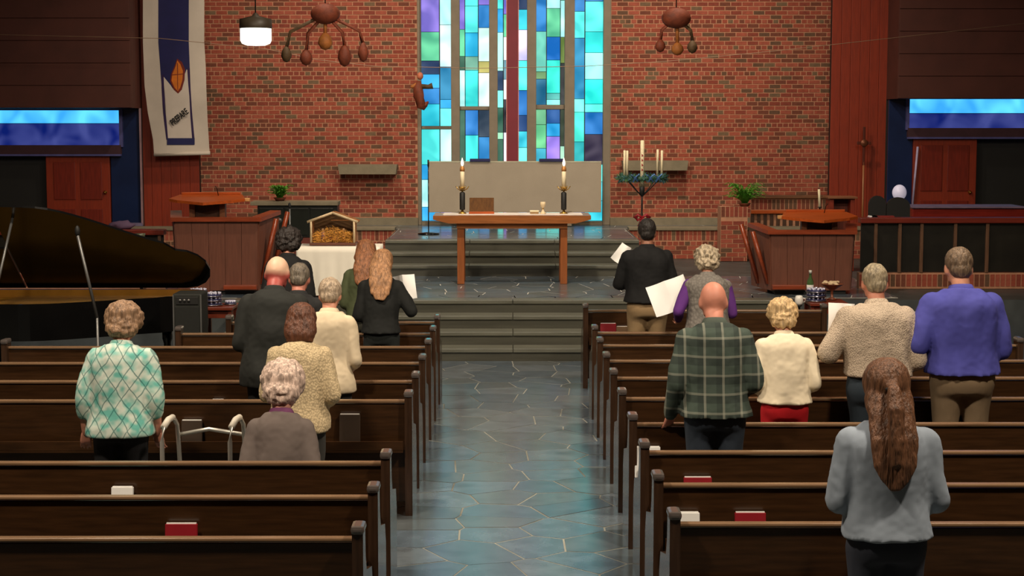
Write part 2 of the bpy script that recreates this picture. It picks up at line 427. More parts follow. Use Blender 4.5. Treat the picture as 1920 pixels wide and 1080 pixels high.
def side_bay(sgn):
    y = YB - .5
    nm = 'left' if sgn < 0 else 'right'
    X = (lambda px: W(px, 250, y).x)
    if sgn < 0: e = dict(inner=264, col=205, bandr=228, ybt=203, yb0=207, yb1=231, yb2=272, edge=-FX)
    else: e = dict(inner=1664, col=1712, bandr=1700, ybt=186, yb0=186, yb1=212, yb2=240, edge=FX)
    zf = W(960, e['ybt'], y).z
    x_in, x_out = X(e['inner']), e['edge']
    lo, hi = sorted((x_in, x_out))
    f = sbox('trim_fascia_' + nm, (lo, y - .6, zf), (hi, YB + .5, 7.6), fascia, 'dark brown overhang above the %s side bay' % nm, 'trim')
    nb = 5
    for i in range(nb):
        za = zf + i * .34
        MB().bbox((lo + .01, y - .625, za + .004), (hi, y - .59, za + .336), fascia, .006).build('board', f)
    bk = sbox('wall_bay_' + nm, (lo, y + .12, ZP), (hi, y + .2, zf), blackm, 'dark back wall of the %s side bay' % nm, 'wall')
    # blue lit window
    wn = struct(thing('window_2' if sgn < 0 else 'window_3', 'blue-lit horizontal window under the overhang of the %s side bay' % nm, 'window'))
    bx = X(e['bandr']); l2, h2 = sorted((bx, x_out + (-sgn) * .3))
    z0, z1, z2 = (W(960, e[k], y).z for k in ('yb0', 'yb1', 'yb2'))
    MB().box((l2, y - .02, z1), (h2, y, z0), glass((70, 185, 255))).build('pane', wn)
    MB().box((l2, y - .02, z2), (h2, y, z1 - .01), glass((10, 30, 105))).build('pane', wn)
    MB().box((l2 - .02, y - .06, z0), (h2 + .02, y + .02, z0 + .02), M('lilac_frame', (90, 90, 150), .5)).build('frame_head', wn)
    MB().box((bx - .025, y - .06, z2 - .03), (bx + .025, y + .02, z0), M('lilac_frame', (90, 90, 150), .5)).build('frame_side', wn)
    MB().box((l2, y - .1, z2 - .14), (h2, y + .02, z2), M('dull_mauve', (70, 40, 50), .7)).build('frame_sill', wn)
    MB().box((l2, y - .12, z2 - .17), (h2, y - .02, z2 - .14), M('lilac_frame', (90, 90, 150), .5)).build('ledge', wn)
    # dark blue side panel
    c0, c1 = sorted((X(e['inner']) , X(e['col'])))
    if sgn < 0: pz = W(960, 415, y).z
    else: pz = W(960, 400, y).z
    pn = struct(MB().bbox((c0 + .01, y + .0, ZP), (c1, y + .05, zf), dkblue, .01).build('trim_blue_panel_' + nm), 'dark blue upright panel beside the %s side bay door' % nm, 'trim')
    if sgn < 0:
        q = W(264, 300, y - .06)
        s_ = struct(MB().box((q.x - .012, y - .07, pz - .05), (q.x + .014, y - .02, zf), M('pale_jamb', (150, 120, 125), .5)).build('trim_jamb_left'), 'thin pale jamb strip at the inner edge of the left side bay', 'trim')
        q0 = W(238, 418, y)
        struct(MB().box((q0.x, y - .1, pz - .09), (q.x + .01, y - .02, pz - .02), M('pale_jamb2', (120, 110, 140), .5)).build('trim_ledge_left'), 'short pale ledge at the foot of the left jamb strip', 'trim')
    # door
    dx0, dx1 = sorted((X(e['col']), X(e['col']) + sgn * 1.0))
    dr = struct(MB().bbox((dx0, y - .04, ZP + .01), (dx1, y + .02, z2 - .17), redwood, .008).build('door_1' if sgn < 0 else 'door_2'), 'red-brown wooden door under the blue window of the %s side bay' % nm, 'door')
    for k in range(2):
        for j in range(2):
            dh = z2 - .17 - ZP; ax = dx0 + .12 + k * .42; az = ZP + .15 + j * (dh / 2 - .05)
            MB().bbox((ax, y - .055, az), (ax + .34, y - .035, az + dh / 2 - .2), wood('door_panel', (120, 36, 20), .4), .012).build('door_panel', dr)
    MB().lathe([(.001, 0), (.028, .004), (.03, .03), (.012, .05), (.012, .07)], brass, T=Matrix.Translation(((dx1 if sgn < 0 else dx0) - sgn * -.07 if sgn < 0 else dx0 + .9, y - .04, ZP + 1.0)) @ Matrix.Rotation(R(90), 4, 'X'), n=10).build('door_handle', dr)
    if sgn > 0:
        a_, b_ = W(1721, 275, y - .1), W(1711, 385, y - .1)
        struct(MB().tube([a_, b_], .02, M('pale_edge', (190, 180, 215), .5), 4).build('trim_door_edge_right'), 'slanting pale strip beside the right side bay door', 'trim')
side_bay(-1); side_bay(1)
# far outer parts of side bays beyond the doors
for sgn, nm in ((-1, 'left'), (1, 'right')):
    pass

# wall ledges
for pa, pb, py, lab in ((636, 746, 308, 'left'), (1166, 1288, 301, 'right')):
    a, b = W(pa, py, YB - .1), W(pb, py + 18, YB - .1)
    o = MB()
    o.prism([(a.x, a.z), (b.x, a.z), (b.x - .02, b.z), (a.x + .02, b.z)], 'y', YB - .32, YB + .0, stone)
    o = tag(o.build('wall_ledge'), 'grey stone ledge jutting from the brick wall, %s of the window' % lab, 'ledge')

# ------------------------------------------------------------------ pews
def pew(x0, x1, Y, label, group, solid=False):
    root = thing('pew', label, 'pew', ((x0 + x1) / 2, Y, 0), 0, group)
    a, b = x0 - root.location.x, x1 - root.location.x
    ang = Matrix.Translation((0, 0, .42)) @ Matrix.Rotation(R(4), 4, 'X') @ Matrix.Translation((0, 0, -.42))
    MB().bbox((a + .04, 0, .1), (b - .04, .022, .775), dark_pew, .004).build('back_panel', root)
    MB().bbox((a + .04, -.014, .78), (b - .04, .04, .80), M('rail_wood', (128, 100, 74), .25, .2, 5, stretch=(.8, 9, 9)), .012).build('top_rail', root)
    MB().bbox((a + .04, .03, .40), (b - .04, .45, .435), dark_pew, .012).build('seat', root)
    MB().bbox((a + .04, .40, .33), (b - .04, .42, .40), dark_pew, .004).build('seat_apron', root)
    MB().box((a + .06, -.09, .47), (b - .06, -.075, .53), dark_pew).box((a + .06, -.09, .455), (b - .06, .0, .467), dark_pew).build('book_rack', root)
    prof = [(-.05, 0), (.46, 0), (.46, .44), (.40, .56), (.12, .62), (.075, .70), (.06, .83), (-.055, .83), (-.06, .5)]
    for e in (a, b - .05):
        en = MB().prism(prof, 'x', e, e + .05, pew_end_m).build('pew_end', root)
        MB().bbox((e - .006, -.065, .825), (e + .056, .07, .865), pew_cap, .018).build('end_cap', en)
    return root
rightY = [YZ(p, .865, 1150) for p in (569, 609, 632, 660, 691, 728, 774, 825, 884, 955)]
leftY = [YZ(p, .865, 800) for p in (590, 611, 635, 664, 697, 732)] + [YZ(p, .80, 300) for p in (866, 930, 1008)]
ordn = ['front', 'second', 'third', 'fourth', 'fifth', 'sixth', 'seventh', 'eighth', 'ninth', 'tenth']
for i, y in enumerate(rightY):
    pew(.70, 3.15 if i == 0 else 4.3, y, 'dark wooden pew right of the aisle, %s row counted from the altar steps' % ordn[i], 'pews right of the aisle')
for i, y in enumerate(leftY):
    pew(-2.72 if i == 0 else (-3.02 if i == 1 else -4.3), -.70, y, 'dark wooden pew left of the aisle, %s row counted from the altar steps' % ordn[i], 'pews left of the aisle')
print('rows', [round(v, 2) for v in rightY], [round(v, 2) for v in leftY])

# hymnals in racks
def hymnal(px, Y, col, label, group, w_=.16, h_=.2, zr=.467, lean=8, nm='hymnal', cat='book'):
    x = W(px, 600, Y).x
    t = thing(nm, label, cat, (x, Y - .058, zr), 0, group)
    T = Matrix.Rotation(R(-lean), 4, 'X')
    MB().bbox((-w_ / 2, -.012, 0), (w_ / 2, .014, h_), col, .003, T).build('cover', t)
    MB().box((-w_ / 2 + .006, -.008, h_ - .01), (w_ / 2 - .006, .01, h_ + .006), paper, T).build('pages', t)
hymnal(1140, rightY[0], redbook, 'red hymnal in the rack behind the front right pew', 'hymnals in pew racks')
hymnal(1170, rightY[0], M('tan_cover', (130, 100, 70), .6), 'tan book beside the red hymnal behind the front right pew', 'hymnals in pew racks', h_=.17)
for px, i, c, lb in ((1215, 6, paper, 'white leaflet in the rack behind the seventh right pew, near the aisle'),
                     (1310, 7, redbook, 'red hymnal in the rack behind the eighth right pew'),
                     (1410, 8, redbook, 'red hymnal in the rack behind the ninth right pew, farther from the aisle'),
                     (1285, 8, paper, 'white leaflet in the rack behind the ninth right pew, near the aisle')):
    hymnal(px, rightY[i], c, lb, 'hymnals in pew racks', h_=.19)
hymnal(408, leftY[4], M('tan_cover', (130, 100, 70), .6), 'small tan card in the rack behind the fifth left pew', 'hymnals in pew racks', .09, .2)
hymnal(358, leftY[5], M('dk_cover', (60, 44, 30), .6), 'dark book in the rack behind the sixth left pew', 'hymnals in pew racks', .14, .2)
hymnal(655, leftY[5], M('dk_cover', (60, 44, 30), .6), 'dark book in the rack behind the sixth left pew, beside the knit cardigan', 'hymnals in pew racks', .14, .24)
hymnal(225, leftY[6], paper, 'white leaflet in the rack behind the seventh left pew', 'hymnals in pew racks', .12, .2)
hymnal(335, leftY[7], redbook, 'red hymnal in the rack behind the eighth left pew', 'hymnals in pew racks', .16, .2)

# ------------------------------------------------------------------ altar table and things on it
YA = YZ(533, ZP)
ta = W(812, 405, YA - .1); tb = W(1108, 405, YA - .1)
cx = (ta.x + tb.x) / 2; hwid = (tb.x - ta.x) / 2; AH = ta.z - ZP + .003
al = thing('altar_table', 'long wooden altar table with two pairs of square legs on the platform', 'table', (cx, YA + .25, ZP + .002))
T0 = AH
MB().prism([(-hwid, T0), (-hwid, T0 - .05), (-hwid + .2, T0 - .1), (hwid - .2, T0 - .1), (hwid, T0 - .05), (hwid, T0)], 'y', -.38, .38, altar_m).build('tabletop', al)
MB().box((-hwid + .3, -.3, T0 - .17), (hwid - .3, .3, T0 - .1), altar_m).build('apron', al)
for lx in (W(864, 480, YA).x - cx, W(1057, 480, YA).x - cx):
    for ly in (-.28, .22):
        MB().bbox((lx - .045, ly, .002), (lx + .045, ly + .075, T0 - .1), altar_leg, .006).build('leg', al)
ZTT = ZP + .002 + T0
MB_ = MB()
cl = tag(MB().bbox((cx - hwid + .12, YA - .02, ZTT), (cx + hwid - .1, YA + .55, ZTT + .006), M('linen', (225, 215, 205), .8), .002).build('altar_linen'), 'thin pale linen runner lying on the altar table', 'cloth')
ZC = ZTT + .007
def altar_candle(px, label):
    x = W(px, 400, YA + .25).x
    t = thing('altar_candlestick', label, 'candlestick', (x, YA + .25, ZC), 0, 'candlesticks on the altar')
    k = W(px, 352, YA + .25).z - ZC; c1 = W(px, 318, YA + .25).z - ZC
    MB().lathe([(.05, 0), (.055, .008), (.03, .02), (.016, .03), (.016, .05)], brass).build('base', t)
    MB().lathe([(.033, .05), (.036, .06), (.036, k - .07), (.02, k - .055)], blackm).build('holder', t)
    o = MB().lathe([(.01, k - .06), (.012, k - .02), (.04, k), (.044, k + .004), (.03, k + .006)], brass)
    for i in range(6):
        q = i * PI / 3; o.tube([(.02 * math.cos(q), .02 * math.sin(q), k - .04), (.06 * math.cos(q), .06 * math.sin(q), k - .015), (.085 * math.cos(q), .085 * math.sin(q), k + .02)], .006, brass, 5)
    o.build('cup', t)
    MB().lathe([(.028, k), (.028, c1)], cream, n=14).build('candle', t)
    MB().lathe([(.031, c1 - .02), (.033, c1), (.028, c1 + .03), (.012, c1 + .045)], M('brass_follower', (190, 130, 70), .4, metal=.3), n=14).build('follower', t)
    MB().lathe([(.002, c1 + .04), (.016, c1 + .06), (.02, c1 + .085), (.012, c1 + .12), (.001, c1 + .155)], flame_m, n=10).build('flame', t)
altar_candle(867, 'tall lit candle in black holder on the left part of the altar')
altar_candle(1057, 'tall lit candle in black holder on the right part of the altar')
# missal stand
a = W(880, 372, YA + .2); b = W(926, 398, YA + .2)
t = thing('book_stand', 'brown wooden book stand on the altar beside the left candle', 'book stand', ((a.x + b.x) / 2, YA + .2, ZC))
wb = (b.x - a.x) / 2; hb = a.z - ZC
T = Matrix.Rotation(R(-25), 4, 'X')
MB().bbox((-wb, -.01, .01), (wb, .012, hb + .02), wood('stand_wood', (92, 58, 22), .9), .005, Matrix.Translation((0, .0, 0)) @ Matrix.Rotation(R(-22), 4, 'X')).build('slope', t)
MB().bbox((-wb - .005, -.015, 0), (wb + .005, .05, .03), desk_m, .004).build('lip', t)
for sx in (-1, 1):
    MB().prism([(0, 0), (.16, 0), (.08, hb * .9)], 'x', sx * (wb - .012) - .008, sx * (wb - .012) + .008, desk_m).build('side', t)
# chalice
x = W(1018, 390, YA + .2).x
t = thing('chalice', 'pale pottery chalice on the altar near the right candle', 'chalice', (x, YA + .2, ZC))
MB().lathe([(.038, 0), (.04, .008), (.018, .035), (.011, .055), (.014, .065), (.01, .075), (.026, .09), (.034, .115), (.033, .155), (.029, .155), (.028, .12), (.008, .1)], M('pottery', (226, 205, 165), .5), n=18).build('cup', t)
MB().lathe([(.011, .058), (.017, .066), (.011, .074)], brass, n=12).build('knop', t)
x = W(1002, 394, YA + .2).x
t = thing('small_box', 'small flat pale box left of the chalice on the altar', 'box', (x, YA + .2, ZC))
MB().bbox((-.055, -.04, 0), (.055, .04, .028), M('box_tan', (150, 120, 80), .6), .003).build('box_body', t)
MB().bbox((-.06, -.045, .028), (.06, .045, .045), cream, .004).build('lid', t)

# microphone stand left of altar
a = W(803, 300, 24.3); 
t = thing('stand_thin', 'thin black floor stand beside the left edge of the stained glass', 'stand', (a.x, 24.3, ZU + .004))
MB().lathe([(.16, 0), (.16, .015), (.03, .03), (.012, .035)], black, n=20).build('base', t)
MB().tube([(0, 0, .03), (0, 0, a.z - ZU - .1)], .008, black).build('pole', t)
MB().tube([(0, 0, a.z - ZU - .1), (0, 0, a.z - ZU)], .013, blackm).build('clip', t)

# ------------------------------------------------------------------ advent wreath stand
YV = 22.0
gx = W(1204, 333, YV); xv = gx.x; zr = gx.z
t = thing('advent_wreath_stand', 'black floor stand carrying a green wreath with five white candles', 'advent wreath', (xv, YV, ZP + .002))
zz = lambda py: W(1204, py, YV).z - ZP - .002
MB().lathe([(.19, 0), (.19, .012), (.05, .03), (.014, .05)], black, n=18).build('base', t)
MB().tube([(0, 0, .04), (0, 0, zz(352))], .012, blackm, 8).build('pole', t)
sp = MB()
for i in range(4):
    q = PI / 4 + i * PI / 2
    sp.tube([(0, 0, zz(368)), (.1 * math.cos(q), .1 * math.sin(q), zz(358)), (.27 * math.cos(q), .27 * math.sin(q), zz(338))], .007, blackm, 6)
sp.lathe([(.02, zz(368)), (.035, zz(360)), (.035, zz(350)), (.02, zz(350))], blackm, n=12)
sp.build('arms', t)
wre = MB(); rw = random.Random(5); RW = .29
wgm = [M('needle_green', (72, 112, 66), .7, .3), M('needle_dark', (44, 84, 64), .7, .3), M('needle_blue', (64, 112, 130), .6, .3)]
wre.lathe([(0, 0)], wgm[0]) if False else None
ring = [(RW * math.cos(2 * PI * i / 24), RW * math.sin(2 * PI * i / 24), zz(334)) for i in range(25)]
wre.tube(ring, .03, wgm[1], 8)
for i in range(900):
    q = rw.uniform(0, 2 * PI); c = Vector((RW * math.cos(q), RW * math.sin(q), zz(334)))
    d = Vector((rw.gauss(0, 1), rw.gauss(0, 1), rw.gauss(0, .9))).normalized()
    e = c + d * rw.uniform(.06, .10); u = d.orthogonal().normalized() * .012; v = d.cross(u)
    wre.add([c + u, c - u * .5 + v, c - u * .5 - v, e], [(0, 1, 3), (1, 2, 3), (2, 0, 3)], rw.choice(wgm))
o = wre.build('greenery', t)
rib = MB(); bl = M('blue_ribbon', (96, 140, 214), .35, .2)
for px in (1188, 1216, 1231):
    q = (W(px, 333, YV).x - xv) / RW; an = -math.acos(max(-1, min(1, q)))
    c = Vector((RW * math.cos(an), RW * math.sin(an) - .03, zz(332)))
    rib.tube([c + Vector((-.05, 0, .04)), c + Vector((0, -.03, .0)), c + Vector((-.03, -.01, -.06))], .018, bl, 6, flat=.3)
    rib.tube([c + Vector((.05, 0, .05)), c + Vector((0, -.03, .0)), c + Vector((.03, -.01, -.05))], .016, bl, 6, flat=.3)
rib.build('ribbon', t)
for px, py, yo in ((1171, 282, -.1), (1176, 283, .14), (1233, 281, .1), (1241, 282, -.12)):
    x = W(px, 300, YV + yo).x - xv
    MB().lathe([(.016, zz(331)), (.016, zz(py)), (.006, zz(py) + .004)], cream, (x, yo, 0), n=12).build('candle', t)
MB().lathe([(.026, zz(350)), (.026, zz(264)), (.01, zz(263))], cream, n=14).build('center_candle', t)
em = MB(); 
for k in range(4): em.prism([(-.01, zz(288 + k * 9)), (.012, zz(292 + k * 9)), (-.01, zz(294 + k * 9))], 'y', -.03, -.022, redbook)
em.build('red_marking', t)
MB().tube([(0, 0, zz(263)), (0, 0, zz(260))], .003, blackm, 5).build('wick', t)
bw = MB()
for s_ in (-1, 1):
    bw.tube([(0, -.02, zz(408)), (s_ * .06, -.03, zz(402)), (s_ * .09, -.02, zz(407)), (s_ * .06, -.02, zz(413)), (0, -.02, zz(408))], .034, redbook, 6, flat=.5)
    bw.tube([(0, -.02, zz(408)), (s_ * .05, -.03, zz(424))], .024, redbook, 6, flat=.4)
bw.build('red_bow', t)

# ------------------------------------------------------------------ nativity stable on draped table
YN = 19.95
a, b = W(556, 462, YN - .25), W(711, 462, YN - .25)
xc = (a.x + b.x) / 2; hw = (b.x - a.x) / 2; th = a.z - ZP
t = thing('side_table', 'low table hidden under the white cloth, holding the nativity stable', 'table', (xc, YN, ZP + .002))
MB().bbox((-hw + .02, -.24, th - .04), (hw - .02, .24, th - .012), altar_m, .005).build('tabletop', t)
for sx in (-1, 1):
    for sy in (-1, 1): MB().bbox((sx * (hw - .06) - .02, sy * .2 - .02, 0), (sx * (hw - .06) + .02, sy * .2 + .02, th - .04), altar_m, .004).build('leg', t)
def drape(cx, cy, hx, hy, ztop, drop, mat, name, label, cat='tablecloth', amp=.012, seed=0):
    vs = []; fs = []; n = 120; P = 2 * (hx + hy) * 2
    def per(s):
        s = s % 1.0 * (4 * hx + 4 * hy)
        for (x0, y0, dx, dy, l) in ((-hx, -hy, 1, 0, 2 * hx), (hx, -hy, 0, 1, 2 * hy), (hx, hy, -1, 0, 2 * hx), (-hx, hy, 0, -1, 2 * hy)):
            if s <= l: return (x0 + dx * s, y0 + dy * s, dy, -dx)
            s -= l
        return (-hx, -hy, 0, -1)
    K = 8
    for k in range(K + 1):
        for i in range(n):
            x, y, nx, ny = per(i / n); q = k / K
            wv = (math.sin(i * 2 * PI / n * 11 + seed) + .6 * math.sin(i * 2 * PI / n * 23 + 1 + seed)) * amp * q + .006 + .025 * q
            vs.append((cx + x + nx * wv, cy + y + ny * wv, ztop - drop * q - (.0 if q else 0)))
    for k in range(K):
        for i in range(n):
            j = (i + 1) % n; fs.append((k * n + i, (k + 1) * n + i, (k + 1) * n + j, k * n + j))
    fs.append(tuple(range(n)))
    o = MB().add(vs, fs, mat, True)
    o.sm[-1] = False
    return tag(o.build(name), label, cat)
drape(xc, YN, hw, .26, ZP + th - .004, th - .03, white_c, 'tablecloth', 'white cloth draped to the floor over the table under the nativity stable')
sa, sb = W(586, 460, YN), W(666, 460, YN)
sx_ = (sa.x + sb.x) / 2; sw = (sb.x - sa.x) / 2; sz = ZP + th + .004
hpk = W(625, 398, YN).z - sz; hev = W(590, 412, YN).z - sz
t = thing('nativity_stable', 'small wooden nativity stable with straw and bark roof on the white cloth', 'nativity stable', (sx_, YN, sz))
bark = M('bark_wood', (150, 96, 50), .8, .3, 20, bump=.4); strawm = M('straw', (224, 160, 66), .8, .35, 25); pale = M('pale_birch', (214, 190, 150), .7, .2, 14)
MB().bbox((-sw - .02, -.15, 0), (sw + .02, .15, .03), wood('stable_base', (96, 54, 36), .5, axis='x'), .005).build('base', t)
MB().prism([(-sw, .03), (sw, .03), (sw, hev), (0, hpk - .02), (-sw, hev)], 'y', .12, .135, M('stable_back', (92, 64, 30), .8, .3)).build('back_wall', t)
for s_ in (-1, 1):
    for k in range(4): MB().bbox((s_ * sw - .008, -.12 + k * .062, .03), (s_ * sw + .008, -.062 + k * .062, hev), bark, .003).build('wall_plank', t)
    MB().tube([(s_ * sw, -.13, .03), (s_ * sw, -.13, hev)], .013, pale, 8).build('post', t)
    for k in range(5):
        yy = -.13 + k * .066
        MB().tube([(0, yy, hpk), (s_ * (sw + .045), yy, hev - .02)], .012 if k else .015, pale if k == 0 else bark, 7).build('roof_pole', t)
MB().tube([(-.02, -.125, hev + .0), (sw * .9, -.12, hev - .0)], .006, bark, 6).build('beam', t)
st = MB(); rs = random.Random(3)
for i in range(1100):
    x = rs.uniform(-sw * .93, sw * .93); y = rs.uniform(-.13, .11); z = .035 + rs.random() ** 1.4 * .19 * (1 - abs(x) / sw * .5)
    d = Vector((rs.gauss(0, 1), rs.gauss(0, 1), rs.gauss(0, .6))).normalized() * rs.uniform(.02, .045); u = d.orthogonal().normalized() * .003
    c = Vector((x, y, z)); st.add([c - d + u, c - d - u, c + d], [(0, 1, 2)], strawm)
o = st.build('straw', t); o['kind'] = 'stuff'
mg = MB()
mg.bbox((-.06, -.03, .06), (.06, .04, .09), bark, .004)
mg.build('manger', t)
for k, (x, c) in enumerate(((-.13, (120, 90, 120)), (.12, (110, 70, 40)))):
    MB().lathe([(.03, .035), (.026, .09), (.018, .15), (.008, .165)], M('figure_%d' % k, c, .6), (x, 0, 0), n=10).ell((x, 0, .178), (.017, .017, .02), M('figurine_head', (190, 150, 110), .6), 10, 6).build('figurine', t)

# ------------------------------------------------------------------ pulpit and lectern
def pulpit(pxL, pxR, py_rail, deskL, deskR, py_desk, Yc, side, label, name, cat):
    pL, pR = W(pxL, py_rail, Yc - .3), W(pxR, py_rail, Yc - .3)
    xc = (pL.x + pR.x) / 2; hw = (pR.x - pL.x) / 2; H = pL.z - ZP
    t = thing(name, label, cat, (xc, Yc, ZP + .002))
    def plan(z):                       # widens upward
        q = z / H; s = .94 + .06 * q
        return [(-hw * 1.12 * s, .35), (-hw * .86 * s, -.3 * s), (hw * .86 * s, -.3 * s), (hw * 1.12 * s, .35)]
    core = [[Vector((x * .97, y + .03, z)) for x, y in plan(z)] for z in (.06, H - .03)]
    MB().rings(core, wood('pulpit_core', (60, 34, 24), .5), smooth=False).build('core', t)
    for k in range(3):                 # boards on wing, front, wing
        n = 5 if k == 1 else 3
        for i in range(n):
            vs = []
            for z in (.05, H - .02):
                P = plan(z); A = Vector((*P[k], z)); B = Vector((*P[k + 1], z)); d = B - A
                nn = Vector((d.y, -d.x, 0)).normalized(); g = .002
                q0 = A + d * (i / n) + d.normalized() * g; q1 = A + d * ((i + 1) / n) - d.normalized() * g
                vs += [q0 - nn * .01, q1 - nn * .01, q1 + nn * .014, q0 + nn * .014]
            MB().add(vs, [(3, 2, 1, 0), (4, 5, 6, 7), (0, 1, 5, 4), (1, 2, 6, 5), (2, 3, 7, 6), (3, 0, 4, 7)], pulpit_m).build('board', t)
    # rails
    P = plan(H)
    P2 = [(P[0][0] * 1.05, P[0][1]), (P[1][0] * 1.08, P[1][1] - .06), (P[2][0] * 1.08, P[2][1] - .06), (P[3][0] * 1.05, P[3][1])]
    for k in range(3):
        A = Vector((*P2[k], H)); B = Vector((*P2[k + 1], H)); d = (B - A).normalized(); nn = Vector((-d.y, d.x, 0))
        up_ = .02 if k != 1 else 0
        ra = .05 if k == 0 else 0; rb = .05 if k == 2 else 0
        vs = [A + Vector((0, 0, -.035 + ra)), B + Vector((0, 0, -.035 + rb)), B + nn * .14 + Vector((0, 0, -.035 + rb)), A + nn * .14 + Vector((0, 0, -.035 + ra))]
        vs += [v + Vector((0, 0, .05)) for v in vs]
        MB().add(vs, [(3, 2, 1, 0), (4, 5, 6, 7), (0, 1, 5, 4), (1, 2, 6, 5), (2, 3, 7, 6), (3, 0, 4, 7)], pulpit_rail).build('top_rail', t)
    # slanted aisle-side frame
    s = side; xb = s * hw * 1.2
    MB().tube([(xb, -.18, H - .01), (xb - s * .19, -.2, .12)], .03, pulpit_rail, 4).build('slanted_rail', t)
    MB().tube([(xb + s * .1, .12, H + .06), (xb - s * .12, .1, .1)], .03, pulpit_rail, 4).build('slanted_rail', t)
    q = sorted((xb - s * .22, xb - s * .22 - s * .4))
    MB().bbox((q[0], -.4, .07), (q[1], -.3, .12), pulpit_rail, .005).build('foot_rail', t)
    MB().bbox((-hw * .75, -.26, 0), (hw * .75, .3, .06), blackm, .005).build('plinth', t)
    # reading desk, a shallow pointed board
    dl, dr_ = W(deskL, py_desk, Yc - .1), W(deskR, py_desk, Yc - .1); z = dl.z - ZP - .002
    a_, b_ = dl.x - xc, dr_.x - xc; m_ = (a_ + b_) / 2
    T = Matrix.Translation((0, 0, z - .005)) @ Matrix.Rotation(R(7), 4, 'X')
    dk = MB().prism([(a_, -.05), (a_ + .12, -.16), (m_, -.34), (b_ - .12, -.16), (b_, -.05), (b_ - .08, .26), (a_ + .08, .26)], 'z', -.035, .0, desk_m, T).build('reading_desk', t)
    MB().bbox((a_ + .1, .24, -.0), (b_ - .1, .265, .03), desk_m, .004, T).build('book_stop', dk)
    for x in (a_ + .28, b_ - .28):
        MB().bbox((x - .035, -.05, H - .03), (x + .035, .05, z - .06), wood('post_wood', (120, 70, 40), .4), .005).build('post', t)
    MB().bbox((a_ + .3, .0, H - .04), (b_ - .3, .02, z - .05), wood('desk_support', (80, 44, 22), .5), .004).build('support_panel', t)
    MB().bbox(((b_ if s > 0 else a_) - .04, -.02, z - .05), ((b_ if s > 0 else a_) + .05, .06, z - .005), M('pale_tan', (205, 150, 90), .5), .01).build('end_block', t)
    MB().tube([(m_ + .1, .2, z), (m_ + .1, .1, z + .1), (m_ + .1, -.02, z + .14)], .005, blackm, 6).build('microphone', t)
    return t
pulpit(315, 497, 410, 315, 458, 371, 20.3, 1, 'large wooden pulpit with boarded front and pointed orange reading desk, left of the steps', 'pulpit', 'pulpit')
pulpit(1432, 1612, 434, 1467, 1610, 404, 20.3, -1, 'boarded wooden lectern with orange reading desk, right of the steps behind the glass trays', 'lectern', 'lectern')

# ------------------------------------------------------------------ choir screens, piers, planters
def screen(pxs, x_out, pyr, Y, posts, label, dark=True):
    a, b = W(pxs, pyr, Y).x, x_out
    lo, hi = sorted((a, b)); zt = W(960, pyr, Y).z
    t = thing('choir_screen', label, 'screen', ((lo + hi) / 2, Y, ZP + .002)); c = (lo + hi) / 2; z = zt - ZP
    MB().bbox((lo - c, -.07, z - .07), (hi - c, .12, z), wood('rail_red', (112, 38, 24), .35, axis='x'), .01).build('rail', t)
    MB().box((lo - c + .02, 0, .21), (hi - c - .02, .03, z - .07), M('screen_dark', (26, 24, 18), .4, .4, 4)).build('dark_panel', t)
    for px in posts:
        x = W(px, 450, Y).x - c
        MB().bbox((x - .02, -.04, .2), (x + .02, 0, z - .06), wood('post_tan', (104, 74, 54), .4), .004).build('post', t)
    MB().box((lo - c, -.03, 0), (hi - c, .1, .2), mortar).build('plinth', t)
    x = lo - c; k = 0; rr_ = random.Random(4)
    while x < hi - c - .06:
        inst(brick_me('r', rr_.choices(range(6), BW)[0]), 'brick', t, (x + .004, -.032, .03)); x += .066
    return t
screen(1612, 7.6, 408, 20.75, (1641, 1686, 1727, 1790, 1850), 'dark choir screen with red-brown rail and brick plinth, right of the lectern')
screen(309, -7.6, 430, 20.75, (236, 270, 300, 120, 60), 'dark choir screen with red-brown rail, behind the grand piano')

# brick pier with fern, right
def pier(pxa, pxb, pyt, Y, label):
    a, b = W(pxa, pyt, Y), W(pxb, pyt, Y); c = (a.x + b.x) / 2; hw = (b.x - a.x) / 2; z = a.z - ZP
    t = thing('brick_pier', label, 'planter', (c, Y, ZP + .002))
    MB().box((-hw, 0, 0), (hw, .4, z - .02), mortar).build('core', t)
    n = int((z - .17) / BH); rr_ = random.Random(9)
    for r in range(n):
        xx = -hw - (r % 2) * BL / 2
        while xx < hw - .02:
            p, q = max(xx, -hw), min(xx + BL, hw)
            if q - p > .03: inst(brick_me('s', rr_.choices(range(6), BW)[0]), 'brick', t, (p + .005, 0, r * BH + .005), ((q - p - BJ) / (BL - BJ), 1, 1))
            xx += BL
    xx = -hw
    while xx < hw - .05: inst(brick_me('r', rr_.choices(range(6), BW)[0]), 'brick', t, (xx + .006, 0, z - .165)); xx += .066
    return c, z
